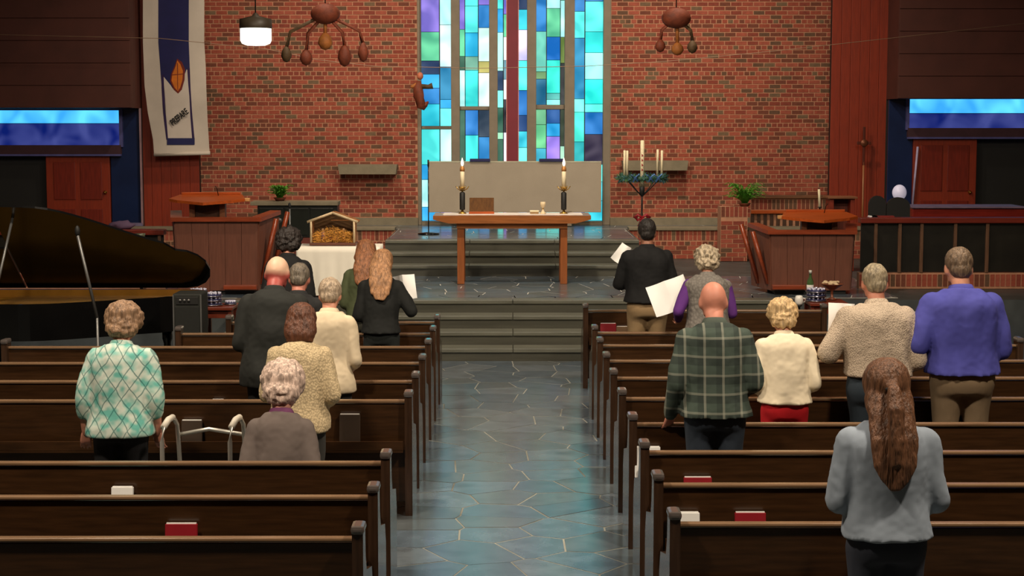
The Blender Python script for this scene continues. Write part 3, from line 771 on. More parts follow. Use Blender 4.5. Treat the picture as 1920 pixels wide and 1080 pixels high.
def fern(x, y, z, r, label, n=46, seed=0, pot=True):
    t = thing('potted_fern', label, 'plant', (x, y, z)); rr_ = random.Random(seed)
    MB().lathe([(.06, 0), (.09, .04), (.095, .05), (.085, .05), (.08, .03)], M('clay_pot', (120, 66, 44), .8), n=14).build('pot', t)
    f = MB()
    for i in range(n):
        q = rr_.uniform(0, 2 * PI); l = r * rr_.uniform(.6, 1.1); h_ = rr_.uniform(.08, .26) * r / .25
        pts = [Vector((math.cos(q) * l * k / 5, math.sin(q) * l * k / 5, .04 + h_ * math.sin(k / 5 * 2.1))) for k in range(6)]
        side = Vector((-math.sin(q), math.cos(q), 0))
        for k in range(5):
            for s_ in (-1, 1):
                for m_ in range(3):
                    c = pts[k].lerp(pts[k + 1], m_ / 3); w_ = .05 * (1 - (k + m_ / 3) / 5.5)
                    tip = c + side * s_ * w_ + (pts[k + 1] - pts[k]).normalized() * .02 + Vector((0, 0, rr_.uniform(-.01, .012)))
                    e = (pts[k + 1] - pts[k]).normalized() * .009
                    f.add([c - e, c + e, tip], [(0, 1, 2)], leafm)
        f.tube(pts, .0025, leafm, 3)
    f.build('fronds', t)
c, z = pier(1352, 1402, 386, 24.93, 'square brick pier topped with soldier bricks carrying the fern, right of the steps')
q = W(1395, 380, 25.2)
fern(q.x, 25.12, ZP + z - .016, .32, 'bright green fern on the brick pier at the right', 110, 1)
# parapet behind the lectern
pa, pb = W(1408, 366, 25.9), W(1556, 366, 25.9)
t = thing('brick_parapet', 'low brick parapet with timber cap behind the lectern at the foot of the brick wall', 'parapet', ((pa.x + pb.x) / 2, 25.9, ZU + .002))
hw = (pb.x - pa.x) / 2; z = pa.z - ZU
MB().box((-hw, 0, 0), (hw, .05, z), mortar).build('core', t)
rr_ = random.Random(2); xx = -hw
while xx < hw - .05:
    inst(brick_me('r', rr_.choices((1, 3, 4, 3), k=1)[0]), 'brick', t, (xx + .006, 0, z - .22))
    xx += .066
MB().bbox((-hw, -.05, z - .05), (hw, .07, z), wood('cap_wood', (110, 70, 42), .5, axis='x'), .008).build('cap', t)
MB().bbox((-hw, -.06, z - .29), (hw, .0, z - .235), desk_m, .006).build('lower_rail', t)
xx = -hw
while xx < hw - .04: MB().bbox((xx, -.03, .0), (xx + .05, 0, z - .29), wood('slat_dark', (70, 44, 26), .6), .004).build('slat', t); xx += .1
# left: dark cabinet with stone top and fern
a, b = W(470, 378, 24.9), W(634, 386, 24.9)
t = thing('console_cabinet', 'black cabinet with long grey top behind the nativity stable', 'cabinet', ((a.x + b.x) / 2, 24.9, ZP + .002)); hw = (b.x - a.x) / 2; z = a.z - ZP
MB().bbox((-hw, -.05, z - .06), (hw, .35, z), stone, .008).build('top_slab', t)
MB().bbox((-hw + .1, 0, .36), (hw - .01, .3, z - .06), M('cabinet_black', (20, 24, 20), .35, .2), .01).build('body', t)
for i in range(3):
    x0 = -hw + .13 + i * (2 * hw - .17) / 3
    MB().bbox((x0, -.015, .4), (x0 + (2 * hw - .17) / 3 - .03, .003, z - .1), M('cabinet_panel', (26, 30, 24), .3, .2), .008).build('front_panel', t)
MB().box((-hw + .05, -.03, 0), (hw, .3, .36), wood('cabinet_base', (110, 48, 34), .5, axis='x')).build('base', t)
q = W(524, 378, 25.0); fern(q.x, 25.05, a.z + .004, .2, 'small green fern on the black cabinet, left of the window', 80, 4)

# ------------------------------------------------------------------ right side furniture
# wooden prayer desk
a, b = W(1548, 368, 23.4), W(1603, 368, 23.4)
t = thing('reading_stand', 'brown wooden stand with flat top between lectern and redwood wall', 'stand', ((a.x + b.x) / 2, 23.4, ZP + .002)); hw = (b.x - a.x) / 2; z = a.z - ZP
MB().bbox((-hw, -.2, z - .03), (hw, .2, z), wood('stand_top', (130, 84, 54), .4, axis='x'), .006).build('top', t)
for s_ in (-1, 1): MB().bbox((s_ * (hw - .06) - .03, -.15, 0), (s_ * (hw - .06) + .03, .15, z - .03), redwood, .005).build('side_panel', t)
MB().bbox((-hw + .09, .05, .1), (hw - .09, .08, z - .03), wood('stand_back', (96, 34, 14), .5), .003).build('back_panel', t)
q = W(1537, 390, 23.0); q1 = W(1535, 355, 23.0)
t = thing('slim_candle_stand', 'slim white candle on a thin dark stand left of the brown reading stand', 'candle', (q.x, 23.0, ZP + .002))
MB().lathe([(.12, 0), (.12, .01), (.02, .03), (.008, .04), (.008, q.z - ZP), (.03, q.z - ZP + .005), (.03, q.z - ZP + .015)], blackm, n=14).build('stand', t)
MB().tube([(0, 0, q.z - ZP + .015), (-.015, 0, q1.z - ZP)], .017, cream, 10).build('candle', t)
MB().tube([(-.015, 0, q1.z - ZP), (-.016, 0, q1.z - ZP + .02)], .006, blackm, 6).build('wick', t)
# processional staff with cross
q = W(1617, 410, YW - .26); q1 = W(1617, 262, YW - .26)
t = thing('processional_cross', 'thin processional cross leaning upright before the right redwood boards', 'cross', (q.x, YW - .26, ZP + .002)); z = q1.z - ZP
MB().lathe([(.14, 0), (.14, .02), (.03, .06), (.02, .1)], wood('cross_base', (90, 50, 30), .5), n=12).build('base', t)
MB().tube([(0, 0, .08), (0, 0, z - .35)], .016, wood('staff', (150, 98, 60), .4), 8).build('staff', t)
MB().bbox((-.02, -.015, z - .4), (.02, .015, z + .2), wood('cross_wood', (84, 30, 14), .4), .006).bbox((-.11, -.015, z - .08), (.11, .015, z - .03), wood('cross_wood', (84, 30, 14), .4), .006).build('cross_bars', t)
MB().lathe([(.001, -.015), (.05, -.01), (.06, 0), (.05, .01), (.001, .015)], M('bronze', (120, 70, 46), .4, metal=.5), T=Matrix.Translation((0, -.02, z - .055)) @ Matrix.Rotation(R(90), 4, 'X'), n=14).build('medallion', t)
# black chairs
for px0, px1, pyt, lb in ((1629, 1661, 367, 'black round-backed chair behind the right choir screen, nearer the redwood wall'), (1662, 1706, 370, 'black round-backed chair behind the right choir screen, below the white globe')):
    Yc = 21.9; a, b = W(px0, pyt, Yc), W(px1, pyt, Yc); hw = (b.x - a.x) / 2; z = a.z - ZP
    t = thing('clergy_chair', lb, 'chair', ((a.x + b.x) / 2, Yc, ZP + .002))
    pf = [(-hw, .45), (hw, .45)] + [(hw * math.cos(q_), z - .12 + .12 * math.sin(q_)) for q_ in [i * PI / 10 for i in range(11)]]
    MB().prism(pf, 'y', -.03, .03, blackm).build('backrest', t)
    MB().bbox((-hw, 0, .42), (hw, .42, .48), blackm, .02).build('seat', t)
    for s1 in (-1, 1):
        for y_ in (.02, .38): MB().bbox((s1 * (hw - .03) - .02, y_ - .02, 0), (s1 * (hw - .03) + .02, y_ + .02, .43), blackm, .004).build('leg', t)
q = W(1691, 362, 23.35)
t = thing('globe_lamp', 'smooth white globe on a thin black stand above the black chairs at the right', 'lamp', (q.x, 23.5, ZP + .002)); z = q.z - ZP
MB().lathe([(.12, 0), (.12, .015), (.012, .03), (.012, z - .1), (.04, z - .09)], blackm, n=14).build('stand', t)
MB().ell((0, 0, z), (.1, .1, .112), M('globe_white', (226, 222, 245), .35, .03, emit=.25), 24, 16).build('globe', t)
# organ console
a = W(1709, 390, 22.6)
t = thing('organ_console', 'dark red wooden organ console behind the right choir screen', 'organ', (a.x + .77, 22.85, ZP + .002)); z = a.z - ZP
rd = wood('console_red', (128, 32, 20), .35, axis='x')
MB().bbox((-.75, -.35, 0), (.75, .35, z - .14), rd, .01).build('case', t)
MB().bbox((-.77, -.3, z - .13), (.77, .37, z), rd, .015).build('upper_case', t)
MB().box((-.78, -.34, z), (.78, .38, z + .02), M('lilac_top', (130, 110, 130), .4)).build('top', t)
MB().box((-.6, .3, .72 - .1), (.6, .6, .72 - .06), cream).build('keyboard', t)
MB().bbox((-.6, .75, 0), (.6, 1.1, .5), rd, .01).build('bench', t) if False else None
# things on right screen rail
zr_ = W(960, 408, 20.75).z
for px, w_, c, lb in ((1655, .3, (140, 40, 26), 'red folder lying on the rail of the right choir screen'), (1637, .12, (170, 150, 170), 'pale booklet lying on the rail end of the right choir screen')):
    q = W(px, 404, 20.75)
    t = thing('folder', lb, 'folder', (q.x, 20.77, zr_ + .003))
    MB().bbox((-w_ / 2, -.06, 0), (w_ / 2, .06, .006), M('fold_%d' % px, c, .5), .002).build('cover', t)
    MB().box((-w_ / 2 + .01, -.055, .006), (w_ / 2 - .012, .055, .02), paper if w_ < .2 else M('fold_in', (120, 30, 24), .6)).build('pages', t)
zl_ = W(960, 430, 20.75).z
q = W(228, 422, 20.77)
t = thing('folder', 'crumpled lilac cloth bundle on the rail of the left choir screen', 'cloth', (q.x, 20.78, zl_ + .003))
mm = MB(); mm.ell((0, 0, .05), (.17, .07, .05), M('lilac_cloth', (92, 70, 96), .8), 18, 8)
for k in range(len(mm.v)):
    v = Vector(mm.v[k]); d = noise.noise(v * 14) * .03; mm.v[k] = (v.x + d, v.y, max(0, v.z + d))
mm.build('bundle', t)
t.name = 'cloth_bundle'
# glass jar on left screen area
q = W(265, 452, 20.4)
t = thing('glass_vase', 'small grey-green vase before the left choir screen', 'vase', (q.x, 20.35, ZP + .002)); z = W(265, 438, 20.35).z - ZP
MB().tube([(0, 0, 0), (0, 0, z - .16)], .02, blackm, 6).lathe([(.14, 0), (.14, .015), (.02, .03)], blackm, n=12).build('stand', t)
MB().lathe([(.04, z - .16), (.06, z - .1), (.055, z - .03), (.065, z)], M('vase_glaze', (96, 100, 78), .3), n=14).build('bowl', t)

# ------------------------------------------------------------------ communion tables with trays
tray_m = M('tray_metal', (150, 150, 158), .25, .1, metal=.9); cup_m = M('clear_cup', (205, 205, 225), .15, .1, spec=.8); blu = M('juice_tray', (60, 60, 110), .3, .2)
def com_table(pxa, pxb, py, Y, label):
    a, b = W(pxa, py, Y), W(pxb, py, Y); c = (a.x + b.x) / 2; hw = (b.x - a.x) / 2; z = a.z
    t = thing('serving_table', label, 'table', (c, Y, .002))
    MB().bbox((-hw, -.22, z - .035), (hw, .22, z - .002), wood('table_red', (112, 46, 28), .35, axis='x'), .006).build('tabletop', t)
    MB().bbox((-hw + .04, -.18, z - .12), (hw - .04, .18, z - .035), wood('table_red', (112, 46, 28), .35, axis='x'), .003).build('apron', t)
    for s1 in (-1, 1):
        for s2 in (-1, 1): MB().bbox((s1 * (hw - .03) - .018, s2 * .18 - .018, 0), (s1 * (hw - .03) + .018, s2 * .18 + .018, z - .035), wood('table_leg', (96, 40, 26), .35), .004).build('leg', t)
    return c, z
def cup_tray(px, Y, z, label, r=.11, levels=1):
    x = W(px, 560, Y).x
    t = thing('communion_tray', label, 'tray', (x, Y, z), 0, 'communion trays')
    MB().lathe([(r, 0), (r + .006, .004), (r + .006, .012), (r, .014)], tray_m, n=22).build('rim', t)
    MB().lathe([(r - .006, .014), (r - .006, .02), (r, .022)], blu, n=22).build('insert', t)
    cu = MB()
    for ring, n in ((.35, 5), (.78, 11)):
        for i in range(n):
            q = i * 2 * PI / n + ring
            cu.lathe([(.009, .022), (.012, .045), (.008, .044)], cup_m, (r * ring * math.cos(q), r * ring * math.sin(q), 0), 6)
    o = cu.build('cups', t); o['kind'] = 'stuff'
    return .047
c, z = com_table(381, 442, 572, 17.25, 'small red-brown serving table with communion trays behind the front left pew')
z0 = z + .003
for k in range(3): z0 += cup_tray(398, 17.2, z0, 'communion tray in the stack on the left serving table, %s of three' % ['lowest', 'middle', 'topmost'][k], .105)
cup_tray(432, 17.28, z + .003, 'single low communion tray at the right end of the left serving table', .06)
a = W(375, 549, 17.9)
c2, z2 = com_table(352, 392, 549, 17.95, 'second small table behind the left serving table, beside the piano tail')
cup_tray(372, 17.95, z2 + .003, 'lone communion tray on the second small table beside the piano tail', .1)
c, z = com_table(1512, 1583, 564, 17.25, 'small red-brown serving table with bottle and trays in front of the lectern')
z0 = z + .003
for k in range(3): z0 += cup_tray(1530, 17.2, z0, 'communion tray in the stack on the right serving table, %s of three' % ['lowest', 'middle', 'topmost'][k], .105)
xb = W(1519, 560, 17.42).x
t = thing('bottle', 'tall green glass bottle behind the tray stack on the right serving table', 'bottle', (xb, 17.43, z + .003))
hb = W(1511, 508, 17.43).z - z
MB().lathe([(.034, 0), (.036, .01), (.036, hb * .6), (.014, hb * .78), (.013, hb * .97), (.016, hb * .97), (.015, hb)], M('green_glass', (70, 96, 56), .12, .1, spec=.8), n=16).build('glass_body', t)
MB().lathe([(.037, hb * .15), (.0372, hb * .5)], M('bottle_label', (210, 205, 200), .7), n=16).build('paper_label', t)
MB().lathe([(.0165, hb * .9), (.0165, hb + .004)], M('bottle_foil', (190, 190, 180), .4), n=12).build('foil_cap', t)
xb = W(1560, 545, 17.36).x; hb = W(1557, 528, 17.36).z - z
t = thing('bread_bowl', 'footed bowl heaped with pale bread behind the right tray stack', 'bowl', (xb, 17.36, z + .003))
MB().lathe([(.05, 0), (.05, .01), (.014, .02), (.014, hb - .1), (.06, hb - .07), (.12, hb - .03), (.125, hb - .025), (.115, hb - .03)], wood('bowl_wood', (126, 70, 46), .4), n=20).build('bowl', t)
br = MB(); rr_ = random.Random(6)
for i in range(26):
    q_ = rr_.uniform(0, 2 * PI); r_ = rr_.uniform(0, .095)
    br.ell((r_ * math.cos(q_), r_ * math.sin(q_), hb - .02 + rr_.uniform(-.008, .012)), (.026, .02, .014), M('bread', (200, 176, 140), .8, .2, 30), 8, 5)
o = br.build('bread_pieces', t)
zc_ = W(1498, 572, 17.2)
t = thing('stool_stand', 'thin black stand under the white cup left of the right serving table', 'stand', (zc_.x, 17.2, .002))
MB().lathe([(.045, 0), (.045, .015), (.015, .03), (.015, zc_.z - .02), (.035, zc_.z - .01), (.035, zc_.z - .004)], blackm, n=14).build('stand_body', t)
t = thing('white_cup', 'rounded white cup at the left end of the right serving table', 'cup', (zc_.x, 17.2, zc_.z))
MB().lathe([(.03, 0), (.042, .02), (.045, .06), (.036, .095), (.03, .1), (.034, .07), (.03, .02)], M('white_china', (238, 234, 225), .3, .02), n=18).build('cup_body', t)
MB().tube([(.04, 0, .075), (.065, 0, .065), (.063, 0, .035), (.043, 0, .03)], .006, M('white_china', (238, 234, 225), .3, .02), 6).build('handle', t)

# ------------------------------------------------------------------ grand piano
px_t = W(378, 500, 16.0).x
PX, PY = px_t - 2.3, 16.65                # keyboard end x, spine y
t = thing('grand_piano', 'black grand piano with raised lid on the nave floor at the left', 'piano', (PX, PY, .002))
def outline(n=14, ins=0.0):               # x along length, y negative toward the audience
    pts = [(0 + ins, -1.48 + ins), (.75, -1.48 + ins)]
    for i in range(1, n):                 # bent side s-curve
        u = i / n; x = .75 + (1.5) * u; y = -1.48 + .72 * (3 * u * u - 2 * u ** 3)
        pts.append((min(x, 2.3 - ins), y + ins))
    for i in range(9):
        q = -PI / 2 + PI * i / 8; pts.append((2.02 + (.28 - ins) * math.cos(q) if True else 0, -.36 + (.36 - ins) * math.sin(q)))
    pts.append((0 + ins, 0 - ins))
    pts2 = []
    for p in pts:
        if not pts2 or (abs(p[0] - pts2[-1][0]) + abs(p[1] - pts2[-1][1])) > .004: pts2.append(p)
    return pts2
def clean(pts):
    return [p for i, p in enumerate(pts) if not (0.75 < p[0] and p[0] > 2.02 and p[1] < -.72)]
OUT = clean(outline()); INN = clean(outline(ins=.05))
rim = MB(); n = min(len(OUT), len(INN)); zb, zt = .66, 1.0
rim.rings([[Vector((*p, zb)) for p in OUT], [Vector((*p, zt)) for p in OUT]], black, smooth=False, cap=False)
m_ = [( .5 * 2.3 + (p[0] - 1.15) * .955 - 0.0, -.7 + (p[1] + .7) * .93) for p in OUT]
rim.rings([[Vector((*p, zt)) for p in OUT], [Vector((*p, zt)) for p in m_]], black, smooth=False, cap=False)
rim.rings([[Vector((*p, zt)) for p in m_], [Vector((*p, zt - .12)) for p in m_]], gold, smooth=False, cap=False)
rim.add([Vector((*p, zb)) for p in OUT], [tuple(range(len(OUT)))], black)
rim.build('case', t)
MB().add([Vector((*p, zt - .075)) for p in m_], [tuple(range(len(m_)))], gold).build('gold_plate', t)
sm = MB()
for i in range(14): sm.box((.35, -1.3 + i * .09, zt - .06), (1.0 + min(1.1, i * .11), -1.297 + i * .09, zt - .057), steel)
sm.build('strings', t)
# lid hinged on the spine
LA = R(36); T = Matrix.Translation((0, 0, zt + .012)) @ Matrix.Rotation(-LA, 4, 'X')
OL = [((p[0] - 1.15) * 1.015 + 1.15, p[1] * 1.0) for p in OUT if True]
lidpts = [p for p in OL if p[0] > .42] ; lidpts = [(.42, -1.5)] + lidpts[0:] + [(.42, 0)]
lidpts = [lidpts[0]] + [p for p in lidpts[1:] if p != lidpts[0]]
MB().prism(lidpts, 'z', 0, .022, black, T).build('lid', t)
MB().prism([(0.0, -.75), (.4, -.75), (.4, 0), (0.0, 0)], 'z', 0, .022, black, Matrix.Translation((0, 0, zt + .012)) @ Matrix.Rotation(-LA, 4, 'X')).build('front_lid', t)
top = T @ Vector((.6, -1.3, 0)); MB().tube([(0.5, -1.40, zt), top], .014, greym, 6).build('prop_stick', t)
MB().bbox((-.3, -1.42, .64), (.0, -.06, .72), black, .01).build('key_bed', t)
wk = MB()
for i in range(52): wk.box((-.2, -1.36 + i * .0235, .72), (-.05, -1.337 + i * .0235, .738), cream)
o = wk.build('white_keys', t)
bk = MB()
for i in range(51):
    if i % 7 not in (2, 6): bk.box((-.15, -1.343 + i * .0235, .738), (-.05, -1.331 + i * .0235, .75), black)
bk.build('black_keys', t)
for s1 in (-1.44, -.02): MB().bbox((-.3, s1 - .03, .64), (.05, s1 + .03, .86), black, .01).build('key_cheek', t)
for x, y in ((.15, -1.3), (.15, -.18), (1.9, -.4)):
    MB().lathe([(.05, .66), (.05, .55), (.035, .5), (.045, .2), (.03, .1), (.035, .06)], black, (x, y, 0), 10).lathe([(.02, .0), (.04, .01), (.04, .05), (.02, .06)], brass, (x, y, 0), 10).build('leg', t)
MB().bbox((.0, -.82, .12), (.05, -.58, .17), black, .005).tube([(.03, -.78, .15), (.03, -.74, .66)], .015, black).tube([(.03, -.62, .15), (.03, -.66, .66)], .015, black).build('pedal_lyre', t)
for k in range(3): MB().bbox((-.08, -.77 + k * .06, .1), (.02, -.75 + k * .06, .115), brass, .003).build('pedal', t)
T = Matrix.Translation((.12, 0, zt)) @ Matrix.Rotation(R(18), 4, 'Y')
MB().bbox((0, -1.1, 0), (.02, -.4, .26), black, .006, T).build('music_desk', t)
t = thing('piano_bench', 'black piano bench at the keyboard end of the grand piano', 'bench', (PX - .65, PY - .75, .002))
MB().bbox((-.18, -.38, .44), (.18, .38, .5), blackm, .02).build('seat', t)
for s1 in (-1, 1):
    for s2 in (-1, 1): MB().bbox((s1 * .14 - .02, s2 * .33 - .02, 0), (s1 * .14 + .02, s2 * .33 + .02, .44), black, .004).build('leg', t)

# black speaker cabinet
YS = 15.2
a, b = W(322, 552, YS), W(376, 552, YS)
t = thing('speaker_cabinet', 'black loudspeaker cabinet standing between grand piano and left serving table', 'speaker', ((a.x + b.x) / 2, YS + .2, .002)); hw = (b.x - a.x) / 2; z = a.z
MB().bbox((-hw, -.16, .05), (hw, .16, z), M('speaker_cloth', (26, 28, 22), .7, .2, 20), .015).build('cabinet', t)
MB().bbox((-hw + .02, -.168, .12), (hw - .02, -.155, z - .12), M('grille', (20, 22, 18), .8, .2, 60), .004).build('grille', t)
MB().bbox((-hw + .03, -.168, z - .1), (hw - .03, -.155, z - .03), blackm, .003).build('control_panel', t)
for k in range(3): MB().lathe([(.012, 0), (.012, .012), (.001, .013)], greym, T=Matrix.Translation((-hw + .07 + k * .04, -.168, z - .06)) @ Matrix.Rotation(R(90), 4, 'X'), n=10).build('knob', t)
for s1 in (-1, 1): MB().box((s1 * hw - .006 * (1 + s1) , -.17, .05), (s1 * hw + .006 * (1 - s1), -.155, z - .01), greym).build('edge_trim', t)
MB().bbox((-hw + .02, -.14, 0), (hw - .02, .14, .05), blackm, .004).build('plinth', t)

# ------------------------------------------------------------------ banner
YBn = YW - .3
def bann():
    n, k = 34, 60
    ptsL = [(268, -40), (268, 80), (271, 160), (277, 210), (287, 262), (289, 291)]
    ptsR = [(383, -40), (383, 80), (386, 130), (387, 170), (389, 220), (393, 288)]
    def ed(P, y):
        for (x0, y0), (x1, y1) in zip(P, P[1:]):
            if y <= y1: return x0 + (x1 - x0) * (y - y0) / (y1 - y0)
        return P[-1][0]
    return n, k, ed, ptsL, ptsR
n, k, ed, PL, PR = bann()
def bp(u, v, off=0):                     # u 0..1 across, v pixel row
    xl, xr = ed(PL, v), ed(PR, v)
    dep = YBn + .035 * math.sin(u * 5 + v * .012) + .02 * math.sin(v * .05 + u * 2) * max(0, u - .5) * 2 - off
    p = W(xl + (xr - xl) * u, v + (1 - u) * 0 , dep)
    return p
def patch(poly, off, mat, nx=12):        # polygon in banner (u,v) coords as a thin raised cloth patch
    bm = bmesh.new(); vs = [bm.verts.new((p[0] * 100, p[1], 0)) for p in poly]; f = bm.faces.new(vs)
    bmesh.ops.triangulate(bm, faces=[f])
    bmesh.ops.subdivide_edges(bm, edges=bm.edges[:], cuts=9, use_grid_fill=True)
    bm.verts.index_update()
    V = [v.co.copy() for v in bm.verts]; Fs = [[v.index for v in f.verts] for f in bm.faces]; bm.free()
    o = MB(); m = len(V)
    o.add([bp(v.x / 100, v.y, off) for v in V], Fs, mat, True)
    return o
t = thing('hanging_banner', 'white advent banner with navy candle design, orange flame and slanted word PREPARE', 'banner', (0, 0, 0))
bc = MB(); vs = []; fs = []
for s_ in (0, 1):
    for j in range(k + 1):
        for i in range(n + 1): vs.append(bp(i / n, -36 + (288 + 36) * j / k, -.006 * s_))
NN = (n + 1) * (k + 1)
for j in range(k):
    for i in range(n):
        q = j * (n + 1) + i; fs.append((q, q + 1, q + n + 2, q + n + 1)); fs.append((q + NN, q + NN + n + 1, q + NN + n + 2, q + NN + 1))
bcl = M('banner_cloth', (204, 192, 178), .9, .06, 3)
bc.add(vs, fs, bcl, True).build('cloth', t)
navy = M('banner_navy', (30, 30, 82), .8, .08); vio = M('banner_violet', (44, 24, 70), .8)
def ppx(poly, off, mat): return patch([((x - ed(PL, y)) / (ed(PR, y) - ed(PL, y)), y) for x, y in poly], off, mat)
ppx([(297, -34), (354, -34), (354, 80), (356, 134), (352, 166), (304, 166), (302, 146), (297, 80)], .006, navy).build('navy_field', t)
ppx([(303, 140), (308, 140), (316, 262), (312, 262)], .007, vio).build('candle_edge', t)
ppx([(350, 128), (356, 128), (365, 262), (359, 262)], .007, vio).build('candle_edge', t)
candle_w = M('banner_candle', (206, 194, 182), .9, .04)
ppx([(307, 144), (320, 160), (326, 169), (333, 175), (341, 174), (346, 165), (348, 150), (350, 130), (351, 131), (355, 180), (360, 259), (315, 259), (311, 200)], .009, candle_w).build('candle_shape', t)
ppx([(313, 259), (365, 259), (365, 271.5), (313, 271.5)], .010, navy).build('navy_base', t)
fe = M('flame_edge', (112, 34, 22), .8)
ppx([(332, 110), (341, 116), (347, 130), (346, 150), (341, 168), (334, 175.5), (326, 168), (319, 152), (321, 138), (327, 124)], .012, fe).build('flame_edge', t)
ppx([(332.5, 113), (338, 120), (343, 133), (342, 150), (338, 164), (333.5, 171), (327, 164), (321.5, 151), (323, 139), (329, 125)], .014, M('flame_orange', (206, 112, 28), .8, .15, 8)).build('flame', t)
ppx([(332, 118), (333.4, 118), (334, 169), (332.8, 169)], .016, fe).build('flame_cross', t)
ppx([(321.5, 140), (343, 138), (343, 139.4), (321.5, 141.4)], .016, fe).build('flame_cross', t)
# word
fc = bpy.data.curves.new('lettering', 'FONT'); fc.body = 'PREPARE'; fc.size = .135; fc.extrude = .001; fc.align_x = 'CENTER'; fc.align_y = 'CENTER'; fc.shear = .1; fc.offset = .004
fo = bpy.data.objects.new('lettering', fc); C.objects.link(fo)
dg = bpy.context.evaluated_depsgraph_get(); me = bpy.data.meshes.new_from_object(fo.evaluated_get(dg)); bpy.data.objects.remove(fo)
for v in me.vertices: v.co.x *= .62
q = W(336, 220, YBn - .07)
lo_ = bpy.data.objects.new('lettering', me); C.objects.link(lo_); me.materials.clear(); me.materials.append(M('ink', (20, 18, 18), .8))
lo_.matrix_world = Matrix.Translation(q) @ Matrix.Rotation(R(39), 4, 'Y').inverted() @ Matrix.Rotation(R(90), 4, 'X')
lo_.parent = t
a, b = W(289, 290, YBn), W(394, 287, YBn)
MB().tube([a, b], .03, bcl, 10).build('bottom_rod', t)
a, b = W(264, -38, YBn), W(388, -38, YBn)
MB().tube([a, b], .02, wood('banner_pole', (110, 70, 40), .4), 8).build('top_rod', t)
MB().tube([a, (a.x + .4, YBn, a.z + .9), ((a.x + b.x) / 2, YBn, 7.6)], .006, blackm, 5).build('hanging_cord', t)

# ------------------------------------------------------------------ hanging things
q = W(480, 86, 21.5)
t = thing('pendant_lamp', 'bright white bowl pendant lamp hanging before the brick wall', 'lamp', (q.x, 21.5, q.z))
MB().lathe([(.02, 0), (.12, .006), (.18, .03), (.2, .07), (.2, .22)], M('lamp_glow', (255, 252, 236), .4, .01, emit=2.2), n=28).build('bowl', t)
MB().lathe([(.205, .22), (.21, .24), (.205, .34), (.05, .38), (.02, .42)], M('lamp_shade', (70, 60, 46), .5), n=28).build('shade', t)
MB().tube([(0, 0, .4), (0, 0, 7.6 - q.z)], .008, blackm, 6).build('cord', t)
wire = [W(-60, 60, 24), W(300, 72, 24), W(500, 92, 24), W(595, 112, 24), W(700, 124, 24), W(900, 128, 24), W(1100, 124, 24), W(1250, 115, 24), W(1450, 96, 24), W(1980, 20, 24)]
wire[0].x = -FX; wire[-1].x = FX
tag(MB().tube(wire, .0045, M('wire_pale', (150, 120, 96), .5), 5).build('suspension_wire'), 'thin pale wire stretched across the chancel in front of window and brick', 'wire')
hangM = [M('carved_brown', (116, 52, 28), .7, .3, 12, bump=.3), M('carved_olive', (84, 62, 34), .7, .3, 12, bump=.3), M('carved_tan', (160, 96, 40), .7, .3, 12, bump=.3)]
def ornament(lumps, pxc, pyc, label, tops, Y=22.5):
    c = W(pxc, pyc, Y)
    t = thing('hanging_ornament', label, 'ornament', (c.x, Y, c.z))
    hub = W(pxc, min(p[1] for p in lumps) - 52, Y) - c
    MB().ell(hub, (.2, .16, .14), hangM[0], 18, 10).build('hub', t)
    for (x, y, r, l, m) in lumps:
        p = W(x, y, Y) - c; s = Y / F
        o = MB().lathe([(.001, -l * s), (r * s * .6, -l * s * .8), (r * s, -l * s * .2), (r * s * .85, l * s * .4), (r * s * .4, l * s * .9), (r * s * .2, l * s)], hangM[m], (p.x, 0, p.z), 12)
        o.tube([(p.x, 0, p.z + l * s * .8), (p.x * .9 + hub.x * .1, .01, (p.z + hub.z) / 2 + .03), hub], .025, hangM[m], 6)
        o.build('pendant', t)
    MB().tube([hub, (hub.x, 0, 7.6 - c.z)], .008, blackm, 5).build('cord', t)
ornament([(537, 102, 10, 15, 1), (574, 108, 12, 15, 0), (646, 105, 13, 20, 0), (681, 98, 10, 18, 0), (610, 78, 14, 16, 2)], 610, 90, 'brown carved hanging ornament with drooping lobes, left of the window', None)
ornament([(1238, 86, 10, 12, 0), (1270, 92, 12, 12, 2), (1298, 88, 10, 12, 1)], 1268, 82, 'brown carved hanging ornament, right of the window', None)
# carved figure by the left window edge
Yf = YB - .5
c = W(797, 175, Yf); t = thing('carved_figure', 'small brown carved figure with outstretched arm hanging at the left window edge', 'figure', (c.x, Yf, c.z)); s = Yf / F
k_ = lambda x, y: ((x - 797) * s, 0, (175 - y) * s)
MB().tube([k_(786, 152), k_(784, 165), k_(785, 180), k_(790, 198), k_(797, 204)], 0, hangM[0], 10, radii=[.03, .075, .085, .08, .03]).build('body', t)
MB().ell(k_(788, 143), (.05, .05, .06), M('carved_face', (190, 110, 80), .6), 14, 10).build('head', t)
MB().tube([k_(782, 158), k_(775, 162), k_(771, 164)], .03, hangM[2], 8).build('arm', t)
MB().tube([k_(788, 162), k_(803, 163), k_(811, 161)], 0, hangM[1], 8, radii=[.04, .035, .05]).build('arm', t)
MB().tube([k_(790, 200), k_(798, 196), k_(803, 190)], 0, hangM[0], 8, radii=[.05, .04, .01]).build('wing', t)
MB().tube([k_(788, 138), (k_(788, 138)[0], 0, 7.6 - c.z)], .004, blackm, 5).build('cord', t)
